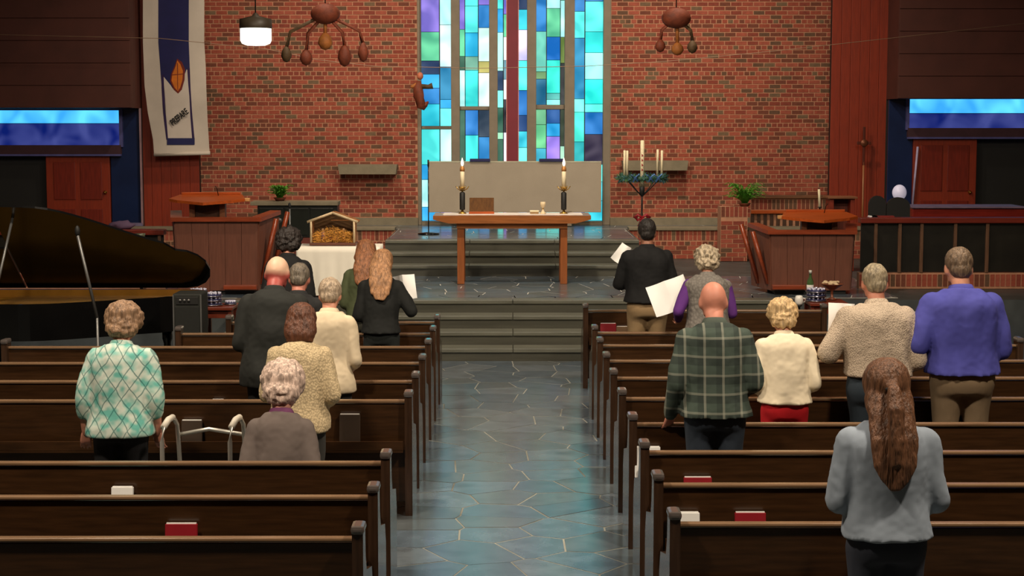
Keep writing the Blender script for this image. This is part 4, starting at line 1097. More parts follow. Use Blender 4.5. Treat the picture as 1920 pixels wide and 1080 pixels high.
# nave ceiling lamps out of frame that carry the flood lights
for x, y in [(-3.4, 6.0), (3.4, 6.0), (-3.4, 11.5), (3.4, 11.5), (-2.7, 22.7), (2.7, 22.7), (0, 18.2)]:
    o = MB().lathe([(.3, .0), (.34, .02), (.34, .3), (.05, .36)], blackm, (x, y, 7.235), 20)
    tag(o.build('ceiling_lamp'), 'black can lamp on the ceiling %s' % {(-3.4, 6.0): 'over the nearest left pews', (3.4, 6.0): 'over the nearest right pews', (-3.4, 11.5): 'over the middle left pews', (3.4, 11.5): 'over the middle right pews', (-2.7, 22.7): 'in front of the left brick wall', (2.7, 22.7): 'in front of the right brick wall', (0, 18.2): 'above the lower steps'}[(x, y)], 'lamp', 'ceiling lamps')
# slim microphone stands near left pulpit
q = W(543, 386, 22.0)
t = thing('microphone_stand', 'thin grey microphone stand in front of the black cabinet', 'stand', (q.x, 22.0, ZP + .002)); z = q.z - ZP
MB().lathe([(.13, 0), (.13, .012), (.02, .03)], blackm, n=14).build('base', t)
MB().tube([(0, 0, .02), (0, 0, z - .04)], .012, greym, 6).build('pole', t)
MB().ell((0, 0, z), (.02, .02, .045), blackm, 8, 6).build('microphone', t)
q0, q1 = W(515, 452, 20.75), W(521, 418, 20.75)
t = thing('microphone_stand', 'bright slim microphone stand right beside the pulpit', 'stand', (q0.x, 20.75, ZP + .002))
MB().lathe([(.13, 0), (.13, .012), (.02, .03)], blackm, n=14).tube([(0, 0, .02), (0, 0, q0.z - ZP)], .01, greym, 6).build('base', t)
MB().tube([(0, 0, q0.z - ZP), (q1.x - q0.x, 0, q1.z - ZP)], .013, M('pale_tube', (215, 205, 195), .4), 6).build('gooseneck', t)
MB().ell((q1.x - q0.x + .02, 0, q1.z - ZP + .03), (.035, .03, .03), greym, 10, 6).build('microphone', t)
q0, q1 = W(178, 596, 14.52), W(141, 440, 14.52)
t = thing('microphone_stand', 'slanting grey microphone stand in front of the open piano', 'stand', (q0.x + .02, 14.52, .002)); z = q0.z
MB().lathe([(.14, 0), (.14, .015), (.02, .03)], blackm, n=14).tube([(0, 0, .02), (0, 0, z)], .012, greym, 6).build('base', t)
MB().tube([(0, 0, z), (q1.x - q0.x, 0, q1.z)], .014, greym, 6).build('boom', t)
MB().ell((q1.x - q0.x, 0, q1.z + .03), (.025, .025, .05), blackm, 8, 6).build('microphone', t)

# ------------------------------------------------------------------ people
def remesh(mb, vox, smooth=4, name='tmp'):
    me = mb.mesh(name); o = bpy.data.objects.new(name, me); C.objects.link(o)
    m = o.modifiers.new('r', 'REMESH'); m.mode = 'VOXEL'; m.voxel_size = vox
    s = o.modifiers.new('s', 'SMOOTH'); s.factor = .5; s.iterations = smooth
    dg = bpy.context.evaluated_depsgraph_get(); e = bpy.data.meshes.new_from_object(o.evaluated_get(dg))
    bpy.data.objects.remove(o); bpy.data.meshes.remove(me)
    co = np.empty(len(e.vertices) * 3); e.vertices.foreach_get('co', co); co = co.reshape(-1, 3)
    fc = [tuple(p.vertices) for p in e.polygons]
    bpy.data.meshes.remove(e)
    return co, fc
def lap(mb, pts, rad, m=None, n=12, flat=1.0):
    mb.tube(pts, 0, blackm, n, radii=rad, flat=flat); 
    for p, r in ((pts[0], rad[0]), (pts[-1], rad[-1])): mb.ell(p, (r, r, r), blackm, n, 8)
def ring(z, rx, ry, cy, n=28, ex=2.4):
    out = []
    for i in range(n):
        t = 2 * PI * i / n; c, s = math.cos(t), math.sin(t)
        out.append(Vector((rx * abs(c) ** (2 / ex) * (1 if c > 0 else -1), cy + ry * abs(s) ** (2 / ex) * (1 if s > 0 else -1), z)))
    return out
def make_hand(curl):
    h = MB()                       # palm along +Z from wrist, thumb toward +X, palm faces -Y
    h.rings([ring(z, rx, ry, 0, 14, 2.8) for z, rx, ry in ((0, .024, .017), (.03, .033, .016), (.07, .04, .014), (.088, .038, .011))], blackm)
    for i, (x, l) in enumerate(((.029, .068), (.010, .078), (-.010, .072), (-.029, .056))):
        p = Vector((x, 0, .082)); pts = [Vector((x * .8, 0, .05)), p.copy()]; a = R(6)
        for q in (.45, .32, .26):
            a += R(curl) * (.55 if q == .45 else .5); p = p + Vector((x * .12 * q, -math.sin(a) * l * q, math.cos(a) * l * q)); pts.append(p.copy())
        lap(h, pts, [.009, .0092, .0085, .0078, .0065], n=8)
    pts = [Vector((.012, -.002, .018)), Vector((.036, -.008, .038)), Vector((.052, -.018, .062)), Vector((.056, -.03 - curl * .0002, .086))]
    lap(h, pts, [.014, .0125, .0105, .0085], n=8)
    return remesh(h, .0045, 1)
HANDS = {'relaxed': make_hand(28), 'grip': make_hand(62)}

def head_base(mb):
    mb.ell((0, -.008, 1.652), (.076, .094, .098), blackm, 20, 14)
    mb.ell((0, .02, 1.60), (.062, .072, .082), blackm, 18, 12)
    mb.ell((0, .055, 1.553), (.032, .032, .024), blackm, 12, 8)
    lap(mb, [(0, .086, 1.645), (0, .104, 1.608), (0, .098, 1.598)], [.009, .014, .011], n=8)
    for s in (-1, 1):
        mb.ell((s * .079, -.004, 1.622), (.010, .020, .032), blackm, 10, 8)
        mb.ell((s * .026, .086, 1.572 + .012), (.018, .008, .006), blackm, 8, 6)
        mb.ell((s * .03, .082, 1.652), (.024, .012, .008), blackm, 8, 6)

TOR = [(.82, .160, .115, 0), (.90, .172, .125, -.01), (1.0, .160, .115, 0), (1.10, .150, .106, .005), (1.22, .158, .113, -.005), (1.31, .166, .118, -.012), (1.37, .162, .11, -.018), (1.42, .138, .096, -.018), (1.46, .096, .076, -.012), (1.49, .062, .062, -.006)]
def tor(z):
    for a, b in zip(TOR, TOR[1:]):
        if z <= b[0]:
            q = max(0, (z - a[0]) / (b[0] - a[0])); return tuple(a[i] + (b[i] - a[i]) * q for i in range(1, 4))
    return TOR[-1][1:]
def torso(mb, z0, z1, wf, e, hemf=0.0, bel=0):
    zs = [z0] + [z for z in np.arange(.84, 1.5, .04) if z0 + .01 < z < z1 - .01] + [z1]; rs = []
    for z in zs:
        rx, ry, cy = tor(z); q = 1 if z < 1.38 else max(0, 1 - (z - 1.38) / .1)
        f = 1 + (wf - 1) * q
        h = hemf * max(0, (1.05 - z) / .25)
        rs.append(ring(z, rx * f + e + h, ry * (1 + (wf - 1) * q * 1.1) + e + h, cy + bel * q * .5))
    mb.rings(rs, blackm)
def arm(mb, sh, el, wr, r, e=0, stop=1.0):
    sh, el, wr = map(Vector, (sh, el, wr)); w2 = el.lerp(wr, stop)
    lap(mb, [sh, sh.lerp(el, .5), el], [.053 * r + e, .048 * r + e, .041 * r + e], n=12)
    lap(mb, [el, el.lerp(w2, .5), w2], [.040 * r + e, .036 * r + e, (.027 if stop > .9 else .034) * r + e * .8], n=12)
PEOPLE = 0
def person(px, Y, pytop, label, top, bottom=(40, 40, 44), skin=(200, 150, 120), hair=(60, 45, 35), style='short', wf=1.0, lean=6, nod=14, yaw=0, turn=0,
           armL='hold', armR='hold', hem=.93, topmat=None, bottommat=None, puff=.014, sleeves=None, seated=False, zbase=0, collar=None, hairmat=None, skinmat=None, headw=1.08, hairk=1.0, shoe=(30, 26, 24), skirt=False, sl=1.0, vest=None, fat=1.0, folds=.006, group=None):
    """all coordinates local for a 1.75 m body facing +Y"""
    global PEOPLE; PEOPLE += 1
    wf = 1 + (wf - 1) * .62 - .04; nod += 10; lean += 6
    SIT = .47; HS = headw
    def wfn(p):                                   # pose warp on Nx3 arrays
        p = p.copy()
        hq = np.clip((p[:, 2] - 1.50) / .06, 0, 1) * (HS - 1) + 1
        p[:, 0] *= hq; p[:, 1] = (p[:, 1] + .01) * hq - .01; p[:, 2] = np.where(p[:, 2] > 1.5, 1.5 + (p[:, 2] - 1.5) * hq, p[:, 2])
        hx = np.clip((p[:, 2] - 1.50) / .07, 0, 1) * (np.abs(p[:, 0]) < .2)
        p[:, 2] -= .022 * hx; p[:, 1] += .012 * hx
        a = -R(nod) * hx; y, z = p[:, 1] + .01, p[:, 2] - 1.50
        p[:, 1] = np.where(hx > 0, y * np.cos(a) - z * np.sin(a) - .01, p[:, 1]); p[:, 2] = np.where(hx > 0, y * np.sin(a) + z * np.cos(a) + 1.50, p[:, 2])
        a = R(yaw) * hx; x, y = p[:, 0].copy(), p[:, 1].copy()
        p[:, 0] = x * np.cos(a) - y * np.sin(a); p[:, 1] = x * np.sin(a) + y * np.cos(a)
        t = np.clip((p[:, 2] - .98) / .35, 0, 1); t = t * t * (3 - 2 * t); a = -R(lean) * t
        y, z = p[:, 1].copy(), p[:, 2] - 1.0
        p[:, 1] = y * np.cos(a) - z * np.sin(a); p[:, 2] = y * np.sin(a) + z * np.cos(a) + 1.0
        return p
    # height solving: find scale so that head top shows at pytop
    extra = {'curly': .02, 'puffy': .022, 'long': .012, 'bob': .012, 'short': .006, 'bald': 0, 'ponytail': .01}.get(style, 0)
    topz = wfn(np.array([[0, -.01, 1.75 + extra], [0, .03, 1.745 + extra], [0, -.06, 1.73 + extra]]))[:, 2].max()
    want = W(px, pytop, Y).z
    drop = (.90 - SIT) if seated else 0
    S = (want - zbase) / (topz - drop)
    x = W(px, pytop + 60, Y).x
    root = thing('person', label, 'person', (x, Y, zbase + .003), R(turn))
    sh = lambda s: (s * (.148 * wf + .012), -.012, 1.372)
    A = {}
    for s, k in ((-1, armL), (1, armR)):
        if k == 'hold': el, wr, hd = (s * (.185 * wf + .035), .01, 1.10), (s * .12, .25, 1.16), 'grip'
        elif k == 'low': el, wr, hd = (s * (.19 * wf + .035), -.02, 1.10), (s * .15, .21, 1.0), 'grip'
        elif k == 'down': el, wr, hd = (s * (.19 * wf + .035), -.02, 1.10), (s * (.20 * wf + .035), .04, .86), 'relaxed'
        elif k[0] == 'px':
            tw = np.array([(W(k[1], k[2], Y + k[3]) - Vector((x, Y, zbase)))[:]]) / S; pt = tw.copy()
            for _ in range(12): pt += tw - wfn(pt)
            wr = Vector(pt[0]); s0 = Vector(sh(s)); dv = wr - s0; hd = 'grip'
            if dv.length > .5: wr = s0 + dv * (.5 / dv.length); dv = wr - s0
            bend = math.sqrt(max(0, .27 ** 2 - (dv.length / 2) ** 2)); pr = Vector((s * .5, -.45, -.75)); pr -= dv * pr.dot(dv) / dv.length_squared
            el = s0 + dv * .52 + pr.normalized() * bend; wr = tuple(wr); el = tuple(el)
        else: el, wr, hd = k
        A[s] = (sh(s), el, wr, hd)
    skm = skinmat or M('skin_%d_%d_%d' % skin, skin, .55, .06, 8)
    # ---- body, one continuous surface (hands joined in at finer detail)
    b = MB(); torso(b, .84, 1.48, wf * .97, -.004)
    lap(b, [(0, -.015, 1.44), (0, -.008, 1.53), (0, -.004, 1.58)], [.062, .056, .056], n=14)
    head_base(b)
    for s in (-1, 1):
        sh_, el, wr, hd = A[s]; arm(b, sh_, el, wr, 1.0)
        if seated:
            lap(b, [(s * .09, 0, .90), (s * .11, .2, .93), (s * .12, .42, .93)], [.095, .08, .058], n=12)
            lap(b, [(s * .12, .42, .93), (s * .12, .44, .72), (s * .12, .42, .51)], [.056, .052, .036], n=12)
            lap(b, [(s * .12, .40, .48), (s * .125, .55, .46)], [.036, .03], n=10)
        else:
            lap(b, [(s * .09, 0, .88), (s * .095, .005, .68), (s * .095, .01, .49)], [.092, .075, .054], n=12)
            lap(b, [(s * .095, .01, .49), (s * .095, -.012, .36), (s * .095, -.01, .09)], [.054, .052, .036], n=12)
            lap(b, [(s * .095, -.02, .04), (s * .105, .13, .032)], [.036, .03], n=10)
    co, fc = remesh(b, .013, 2)
    # shrink the head to shape/size
    vs = [tuple(v) for v in co]; fs = list(fc)
    for s in (-1, 1):
        sh_, el, wr, hd = A[s]; hc, hf = HANDS[hd]; d = (Vector(wr) - Vector(el)).normalized()
        zax = d; xax = (Vector((-s * .8, .1, .6)) - zax * zax.dot(Vector((-s * .8, .1, .6)))).normalized(); yax = zax.cross(xax)
        hcc = hc.copy()
        if s > 0: pass
        Mx = np.array([list(xax), list(yax), list(zax)])
        if np.dot(np.array(yax), np.array([-s, 0, 0.2])) < 0: hcc[:, 1] *= -1
        H = hcc @ Mx + np.array(wr) - np.array(d) * .012
        o = len(vs); vs += [tuple(v) for v in H]; fs += [tuple(i + o for i in f) for f in hf]
    def fin(co, name, mats, fs, parent=root, fold=0, fscale=9, amp2=0, sc2=40, midx=None):
        p = wfn(np.asarray(co, dtype=float))
        if fold or amp2:
            c0 = p.mean(0)
            for i in range(len(p)):
                v = Vector(p[i]); d = 0
                if fold: d += (noise.noise(Vector((v.x * fscale, v.y * fscale, v.z * fscale * .55)) + Vector((PEOPLE * 3.1, 0, 0)))) * fold
                if amp2: d += (noise.noise(v * sc2 + Vector((PEOPLE, 1, 2)))) * amp2
                n_ = Vector((v.x, v.y - c0[1] * .5, (v.z - c0[2]) * (.25 if fold else 1))); n_.normalize()
                p[i] += np.array(n_) * d
        if seated: p[:, 2] -= (.90 - SIT / S)
        p *= S
        me = bpy.data.meshes.new(name); me.from_pydata([tuple(v) for v in p], [], fs)
        for m in mats: me.materials.append(m)
        me.polygons.foreach_set('use_smooth', [True] * len(me.polygons))
        if midx is not None: me.polygons.foreach_set('material_index', midx)
        o = bpy.data.objects.new(name, me); C.objects.link(o); o.parent = parent
        return o
    body = fin(vs, 'body', [skm], fs)
    # eyes, brows, mouth
    for s in (-1, 1):
        e = MB().ell((s * .03, .088, 1.64), (.013, .008, .009), M('eye_white', (225, 220, 215), .3), 10, 8)
        o = fin([Vector(v) for v in e.v], 'eye', [M('eye_white', (225, 220, 215), .3)], e.f)
        e = MB().ell((s * .03, .0955, 1.64), (.006, .003, .006), blackm, 8, 6)
        fin([Vector(v) for v in e.v], 'iris', [M('iris', (50, 40, 34), .3)], e.f, parent=o)
    e = MB().ell((0, .094, 1.578), (.024, .007, .007), blackm, 12, 6)
    fin([Vector(v) for v in e.v], 'lips', [M('lips', (160, 84, 78), .5)], e.f)
    # ---- trousers / skirt
    bmt = bottommat or M('cloth_%d_%d_%d' % bottom, bottom, .85, .12, 5)
    b = MB(); torso(b, .82, 1.04, wf * 1.0, .008)
    for s in (-1, 1):
        if seated:
            lap(b, [(s * .09, 0, .90), (s * .11, .2, .93), (s * .12, .42, .93)], [.105, .092, .07], n=12)
            lap(b, [(s * .12, .42, .93), (s * .12, .44, .72), (s * .12, .42, .54)], [.07, .066, .06], n=12)
        elif not skirt:
            lap(b, [(s * .088, 0, .88), (s * .095, .005, .68), (s * .095, .01, .49)], [.102 * wf, .088, .07], n=12)
            lap(b, [(s * .095, .01, .49), (s * .095, -.01, .36), (s * .095, -.01, .1)], [.07, .068, .062], n=12)
    if skirt: b.rings([ring(z, r_, r_ * .75, 0) for z, r_ in ((.35, .24), (.6, .22), (.85, .19))], blackm)
    co, fc = remesh(b, .016, 3)
    fin(co, 'skirt' if skirt else 'trousers', [bmt], fc, fold=.008)
    for s in (-1, 1):
        b = MB(); yy, zz_ = (.40, .44) if seated else (-.02, 0)
        lap(b, [(s * (.12 if seated else .095), yy - .03, zz_ + .042), (s * .11, yy + .05, zz_ + .04), (s * .115, yy + .16, zz_ + .032)], [.042, .044, .032], n=10)
        co = np.array([list(v) for v in b.v]); co[:, 2] = np.maximum(co[:, 2], zz_ + .001)
        fin(co, 'shoe', [M('shoe_%d' % shoe[0], shoe, .4)], b.f)
    # ---- top
    tm = topmat or M('cloth_%d_%d_%d' % top, top, .85, .1, 6)
    sm_ = sleeves or tm
    b = MB(); torso(b, hem, 1.475, wf, puff + .012, .03 * fat)
    if vest is None:
        for s in (-1, 1): arm(b, A[s][0], A[s][1], A[s][2], 1.05, puff + .006, .93 * sl if sl > .9 else sl)
    else:
        for s in (-1, 1): b.ell(A[s][0], (.075, .075, .07), blackm, 12, 8)
    co, fc = remesh(b, .0125, 4)
    fin(co, 'vest' if vest else 'top_garment', [tm], fc, fold=folds * 2.4, fscale=10, amp2=folds * .5, sc2=34)
    if vest:
        b = MB(); torso(b, hem + .1, 1.46, wf, .006)
        for s in (-1, 1): arm(b, A[s][0], A[s][1], A[s][2], 1.05, .014, .93)
        co, fc = remesh(b, .0135, 4); fin(co, 'shirt', [vest], fc, fold=.01)
    # collar
    cm = collar or tm
    b = MB(); rs = [ring(z, rx, ry, -.008, 20) for z, rx, ry in ((1.452, .094, .088), (1.475, .084, .08), (1.503, .068, .072), (1.507, .06, .064), (1.47, .064, .066))]
    b.rings(rs, blackm, cap=False); fin([Vector(v) for v in b.v], 'collar', [cm], b.f)
    # ---- hair
    hm = hairmat or M('hair_%d_%d_%d' % hair, hair, .55, .5, 9, stretch=(7, 7, .9), bump=1.0, bscale=14)
    b = MB(); amp, sc_, vx = .003, 40, .008
    if style == 'short':
        b.ell((0, -.024, 1.664), (.082, .094, .095), blackm, 20, 14); b.ell((0, -.052, 1.61), (.066, .055, .062), blackm, 16, 10); amp = .005
    elif style == 'none': pass
    elif style == 'bald':
        b.ell((0, -.045, 1.615), (.0795, .056, .04), blackm, 18, 10); amp = .002
    elif style == 'curly':
        b.ell((0, -.018, 1.665), (.1, .105, .105), blackm, 20, 14); b.ell((0, -.045, 1.60), (.092, .072, .075), blackm, 16, 10); amp, sc_ = .03, 34
    elif style == 'puffy':
        b.ell((0, -.012, 1.668), (.104, .108, .105), blackm, 20, 14); b.ell((0, -.05, 1.59), (.085, .065, .07), blackm, 16, 10); amp, sc_ = .02, 32
    elif style == 'bob':
        b.ell((0, -.014, 1.662), (.09, .103, .102), blackm, 20, 14)
        b.rings([ring(z, rx, ry, cy, 20) for z, rx, ry, cy in ((1.475, .086, .045, -.045), (1.52, .094, .062, -.045), (1.6, .095, .072, -.04), (1.68, .08, .07, -.03))], blackm); amp = .006
    elif style == 'long':
        b.ell((0, -.014, 1.662), (.088, .104, .102), blackm, 20, 14)
        b.rings([ring(z, rx, ry, cy, 20) for z, rx, ry, cy in ((1.24, .04, .014, -.15), (1.3, .085, .022, -.145), (1.42, .105, .035, -.125), (1.5, .1, .055, -.085), (1.6, .092, .072, -.045), (1.68, .08, .07, -.03))], blackm); amp = .012; sc_ = 18
    elif style == 'ponytail':
        b.ell((0, -.016, 1.664), (.086, .102, .1), blackm, 20, 14)
        b.rings([ring(z, rx, ry, cy, 20) for z, rx, ry, cy in ((1.17, .02, .008, -.155), (1.22, .06, .014, -.155), (1.28, .085, .02, -.155), (1.4, .095, .03, -.14), (1.5, .09, .045, -.095), (1.6, .085, .06, -.05), (1.66, .075, .06, -.03))], blackm)
        b.rings([ring(z, rx, ry, cy, 14) for z, rx, ry, cy in ((1.28, .012, .01, -.19), (1.4, .03, .022, -.188), (1.55, .032, .03, -.165), (1.64, .022, .026, -.135), (1.66, .016, .02, -.115))], blackm); amp = .004; sc_ = 30
    if style in ('none',): return root, S
    co, fc = remesh(b, vx, 2)
    hk = hairk * {'curly': 1.06, 'puffy': 1.08, 'bob': 1.12, 'long': 1.12, 'ponytail': 1.15}.get(style, 1.0)
    co[:, 0] *= hk; up_ = co[:, 2] > 1.62; co[up_, 2] = 1.62 + (co[up_, 2] - 1.62) * (1 + (hk - 1) * .5); co[:, 1] = np.where(co[:, 1] < 0, co[:, 1] * (1 + (hk - 1) * .6), co[:, 1])
    fin(co, 'hair', [hm], fc, amp2=amp, sc2=sc_)
    if style == 'ponytail':
        e = MB().lathe([(.03, -.008), (.034, 0), (.03, .008)], blackm, (0, -.135, 1.635), 12); fin([Vector(v) for v in e.v], 'hair_tie', [blackm], e.f)
    return root, S

def sheet(px, py, Y, w_, h_, roll, label, fold=.12, tilt=-25, nm='hymn_sheet', yaw_=0):
    c = W(px, py, Y); t = thing(nm, label, 'sheet', c, 0, 'white hymn sheets held by singers')
    T = Matrix.Rotation(R(roll), 4, 'Y') @ Matrix.Rotation(R(yaw_), 4, 'Z') @ Matrix.Rotation(R(tilt), 4, 'X')
    for s, nme in ((-1, 'left_page'), (1, 'right_page')):
        vs = []; fs = []; n, k = 8, 6
        for b_ in (0, .0015):
            for j in range(k + 1):
                for i in range(n + 1):
                    u = i / n; v = j / k - .5
                    vs.append(T @ Vector((s * w_ / 2 * u, -fold * u * w_ * .6 + .05 * math.sin(u * PI) * w_ - b_ - .012 * math.sin(v * 4 + u * 2), v * h_)))
        NN = (n + 1) * (k + 1)
        for j in range(k):
            for i in range(n):
                q = j * (n + 1) + i; fs += [(q, q + 1, q + n + 2, q + n + 1), (q + NN, q + NN + n + 1, q + NN + n + 2, q + NN + 1)]
        MB().add(vs, fs, paper, True).build('page', t)
    return t

# special cloth materials
def pat(name, build, rough=.85):
    m = bpy.data.materials.new(name); m.use_nodes = True; nt = m.node_tree; b = nt.nodes['Principled BSDF']; b.inputs['Roughness'].default_value = rough
    build(nt, nt.nodes, nt.links, b); return m
def math_(N, L, op, a, b=None, c=None):
    n = N.new('ShaderNodeMath'); n.operation = op
    for i, v in enumerate((a, b, c)):
        if v is None: continue
        if isinstance(v, (int, float)): n.inputs[i].default_value = v
        else: L.new(v, n.inputs[i])
    return n.outputs[0]
def mixc(N, L, f, a, b):
    n = N.new('ShaderNodeMix'); n.data_type = 'RGBA'
    L.new(f, n.inputs[0]) if not isinstance(f, (int, float)) else setattr(n.inputs[0], 'default_value', f)
    for i, v in ((6, a), (7, b)):
        if isinstance(v, tuple): n.inputs[i].default_value = v
        else: L.new(v, n.inputs[i])
    return n.outputs[2]
def plaid(nt, N, L, b):
    tc = N.new('ShaderNodeTexCoord'); sp = N.new('ShaderNodeSeparateXYZ'); L.new(tc.outputs['Object'], sp.inputs[0])
    def band(o, per, wd, ph=0):
        f = math_(N, L, 'FRACT', math_(N, L, 'ADD', math_(N, L, 'DIVIDE', o, per), ph)); return math_(N, L, 'LESS_THAN', f, wd)
    P = .112
    c = mixc(N, L, math_(N, L, 'MULTIPLY', band(sp.outputs[0], P, .45, .1), .5), lin((66, 80, 70)), lin((34, 44, 40)))
    c = mixc(N, L, math_(N, L, 'MULTIPLY', band(sp.outputs[2], P, .45, .3), .5), c, lin((24, 32, 30)))
    c = mixc(N, L, math_(N, L, 'MULTIPLY', band(sp.outputs[0], P, .13, .78), .3), c, lin((190, 190, 170)))
    c = mixc(N, L, math_(N, L, 'MULTIPLY', band(sp.outputs[2], P, .13, .9), .24), c, lin((190, 190, 170)))
    L.new(c, b.inputs['Base Color'])
def teal(nt, N, L, b):
    tc = N.new('ShaderNodeTexCoord'); ns = N.new('ShaderNodeTexNoise'); ns.inputs['Scale'].default_value = 7
    L.new(tc.outputs['Object'], ns.inputs['Vector'])
    sp = N.new('ShaderNodeSeparateXYZ'); L.new(tc.outputs['Object'], sp.inputs[0])
    off = math_(N, L, 'MULTIPLY', math_(N, L, 'SUBTRACT', ns.outputs['Fac'], .5), .05)
    x = math_(N, L, 'ADD', sp.outputs[0], off); z = sp.outputs[2]
    u = math_(N, L, 'FRACT', math_(N, L, 'ADD', math_(N, L, 'MULTIPLY', x, 12), math_(N, L, 'MULTIPLY', z, 8)))
    v = math_(N, L, 'FRACT', math_(N, L, 'SUBTRACT', math_(N, L, 'MULTIPLY', x, 12), math_(N, L, 'MULTIPLY', z, 8)))
    e = math_(N, L, 'MAXIMUM', math_(N, L, 'LESS_THAN', math_(N, L, 'ABSOLUTE', math_(N, L, 'SUBTRACT', u, .5)), .045), math_(N, L, 'LESS_THAN', math_(N, L, 'ABSOLUTE', math_(N, L, 'SUBTRACT', v, .5)), .045))
    n2 = N.new('ShaderNodeTexNoise'); n2.inputs['Scale'].default_value = 17; n2.inputs['Detail'].default_value = 1; L.new(tc.outputs['Object'], n2.inputs['Vector'])
    rp = N.new('ShaderNodeValToRGB'); rp.color_ramp.elements[0].position = .4; rp.color_ramp.elements[0].color = lin((214, 226, 212)); rp.color_ramp.elements[1].position = .66; rp.color_ramp.elements[1].color = lin((110, 190, 176))
    L.new(n2.outputs['Fac'], rp.inputs[0])
    L.new(mixc(N, L, math_(N, L, 'MULTIPLY', e, .7), rp.outputs[0], lin((34, 104, 100))), b.inputs['Base Color'])
def knit(col, k=60):
    def f(nt, N, L, b):
        tc = N.new('ShaderNodeTexCoord'); mp = N.new('ShaderNodeMapping'); mp.inputs['Scale'].default_value = (1, 1, .7); L.new(tc.outputs['Object'], mp.inputs[0])
        v = N.new('ShaderNodeTexVoronoi'); v.inputs['Scale'].default_value = k; L.new(mp.outputs[0], v.inputs['Vector'])
        c = lin(col); rp = N.new('ShaderNodeValToRGB'); rp.color_ramp.elements[0].color = c; rp.color_ramp.elements[1].color = tuple(q * .62 for q in c[:3]) + (1,); rp.color_ramp.elements[1].position = .75
        L.new(v.outputs['Distance'], rp.inputs[0]); L.new(rp.outputs[0], b.inputs['Base Color'])
        bp_ = N.new('ShaderNodeBump'); bp_.invert = True; bp_.inputs['Strength'].default_value = .5; bp_.inputs['Distance'].default_value = .01; L.new(v.outputs['Distance'], bp_.inputs['Height']); L.new(bp_.outputs[0], b.inputs['Normal'])
    return f
def flush(nt, N, L, b):
    tc = N.new('ShaderNodeTexCoord'); sp = N.new('ShaderNodeSeparateXYZ'); L.new(tc.outputs['Object'], sp.inputs[0])
    n = N.new('ShaderNodeTexNoise'); n.inputs['Scale'].default_value = 9; L.new(tc.outputs['Object'], n.inputs['Vector'])
    z = math_(N, L, 'ADD', sp.outputs[2], math_(N, L, 'MULTIPLY', n.outputs['Fac'], .03))
    rp = N.new('ShaderNodeMapRange'); rp.inputs[1].default_value = 1.585; rp.inputs[2].default_value = 1.625; L.new(z, rp.inputs[0])
    L.new(mixc(N, L, rp.outputs[0], lin((172, 78, 70)), lin((232, 190, 160))), b.inputs['Base Color'])

skA = (214, 150, 122)
# left side, back to front
DK = (26, 27, 24)
person(538, 15.34, 431, 'person with dark curly hair in black, farthest back behind the two grey-headed men', (16, 15, 15), hair=(44, 36, 32), style='curly', skin=skA, nod=2, hairk=1.1)
person(684, 15.3, 454, 'person with long light brown hair in an olive sweater, left of the blonde girl', (74, 82, 52), hair=(142, 92, 58), style='long', skin=skA, wf=.95, nod=2, bottom=(60, 60, 50), puff=.02)
person(714, 14.45, 473, 'person with long blonde hair in a black sweater holding a white sheet', (12, 15, 12), hair=(166, 122, 84), style='long', skin=skA, wf=.95, nod=2, yaw=-12, armR=('px', 757, 562, .24), bottom=(30, 36, 34), puff=.02)
sheet(757, 538, 14.7, .21, .22, -8, 'curved white music sheet held by the blonde girl in black', fold=-.3, tilt=-14)
person(557, 12.6, 499, 'person with short grey hair in a dark jacket, right of the bald man', (24, 24, 24), hair=(112, 102, 88), style='short', skin=(190, 120, 100), nod=6, wf=1.0, hem=.86)
person(510, 11.72, 487, 'bald person with red neck in a long dark suit jacket', (29, 31, 27), skinmat=pat('flushed_skin', flush, .5), style='none', wf=1.2, lean=10, nod=12, yaw=-8, bottom=(28, 28, 28), hem=.80, puff=.02, headw=1.12)
person(616, 11.74, 528, 'person with short white-grey hair in a cream jacket, behind the brown bob', (226, 208, 176), hair=(176, 156, 132), style='short', skin=skA, wf=.92, lean=2, nod=8, bottom=(34, 34, 34), hem=.83, puff=.016, fat=1.4, armL='down', armR='low', hairk=1.08)
person(560, 10.3, 577, 'person with smooth brown bob in a cream cable-knit cardigan', (216, 190, 124), topmat=pat('cable_knit', knit((232, 208, 164), 85)), hair=(100, 60, 40), style='bob', skin=skA, wf=1.15, lean=6, nod=4, bottom=(60, 58, 54), hem=.84, puff=.018, armR='low', headw=1.12)
person(222, 10.0, 575, 'person with curly brown-grey hair in a teal and white diamond-patterned blouse', (120, 200, 185), topmat=pat('teal_print', teal), hair=(150, 118, 90), style='puffy', skin=(206, 140, 116), wf=1.2, lean=5, nod=6, bottom=(24, 24, 28), hem=.86, armL='down', armR='down', sl=.35, puff=.022, hairk=1.08, headw=1.12)
t, S = person(523, 9.42, 702, 'seated person with white wavy hair and grey garment with purple collar', (110, 98, 92), hair=(212, 186, 170), style='puffy', skin=(220, 160, 140), wf=.95, lean=8, nod=6, seated=True, zbase=0, hem=.98, collar=M('purple_collar', (104, 50, 90), .8), armL='low', armR='low', headw=1.32, puff=.01)
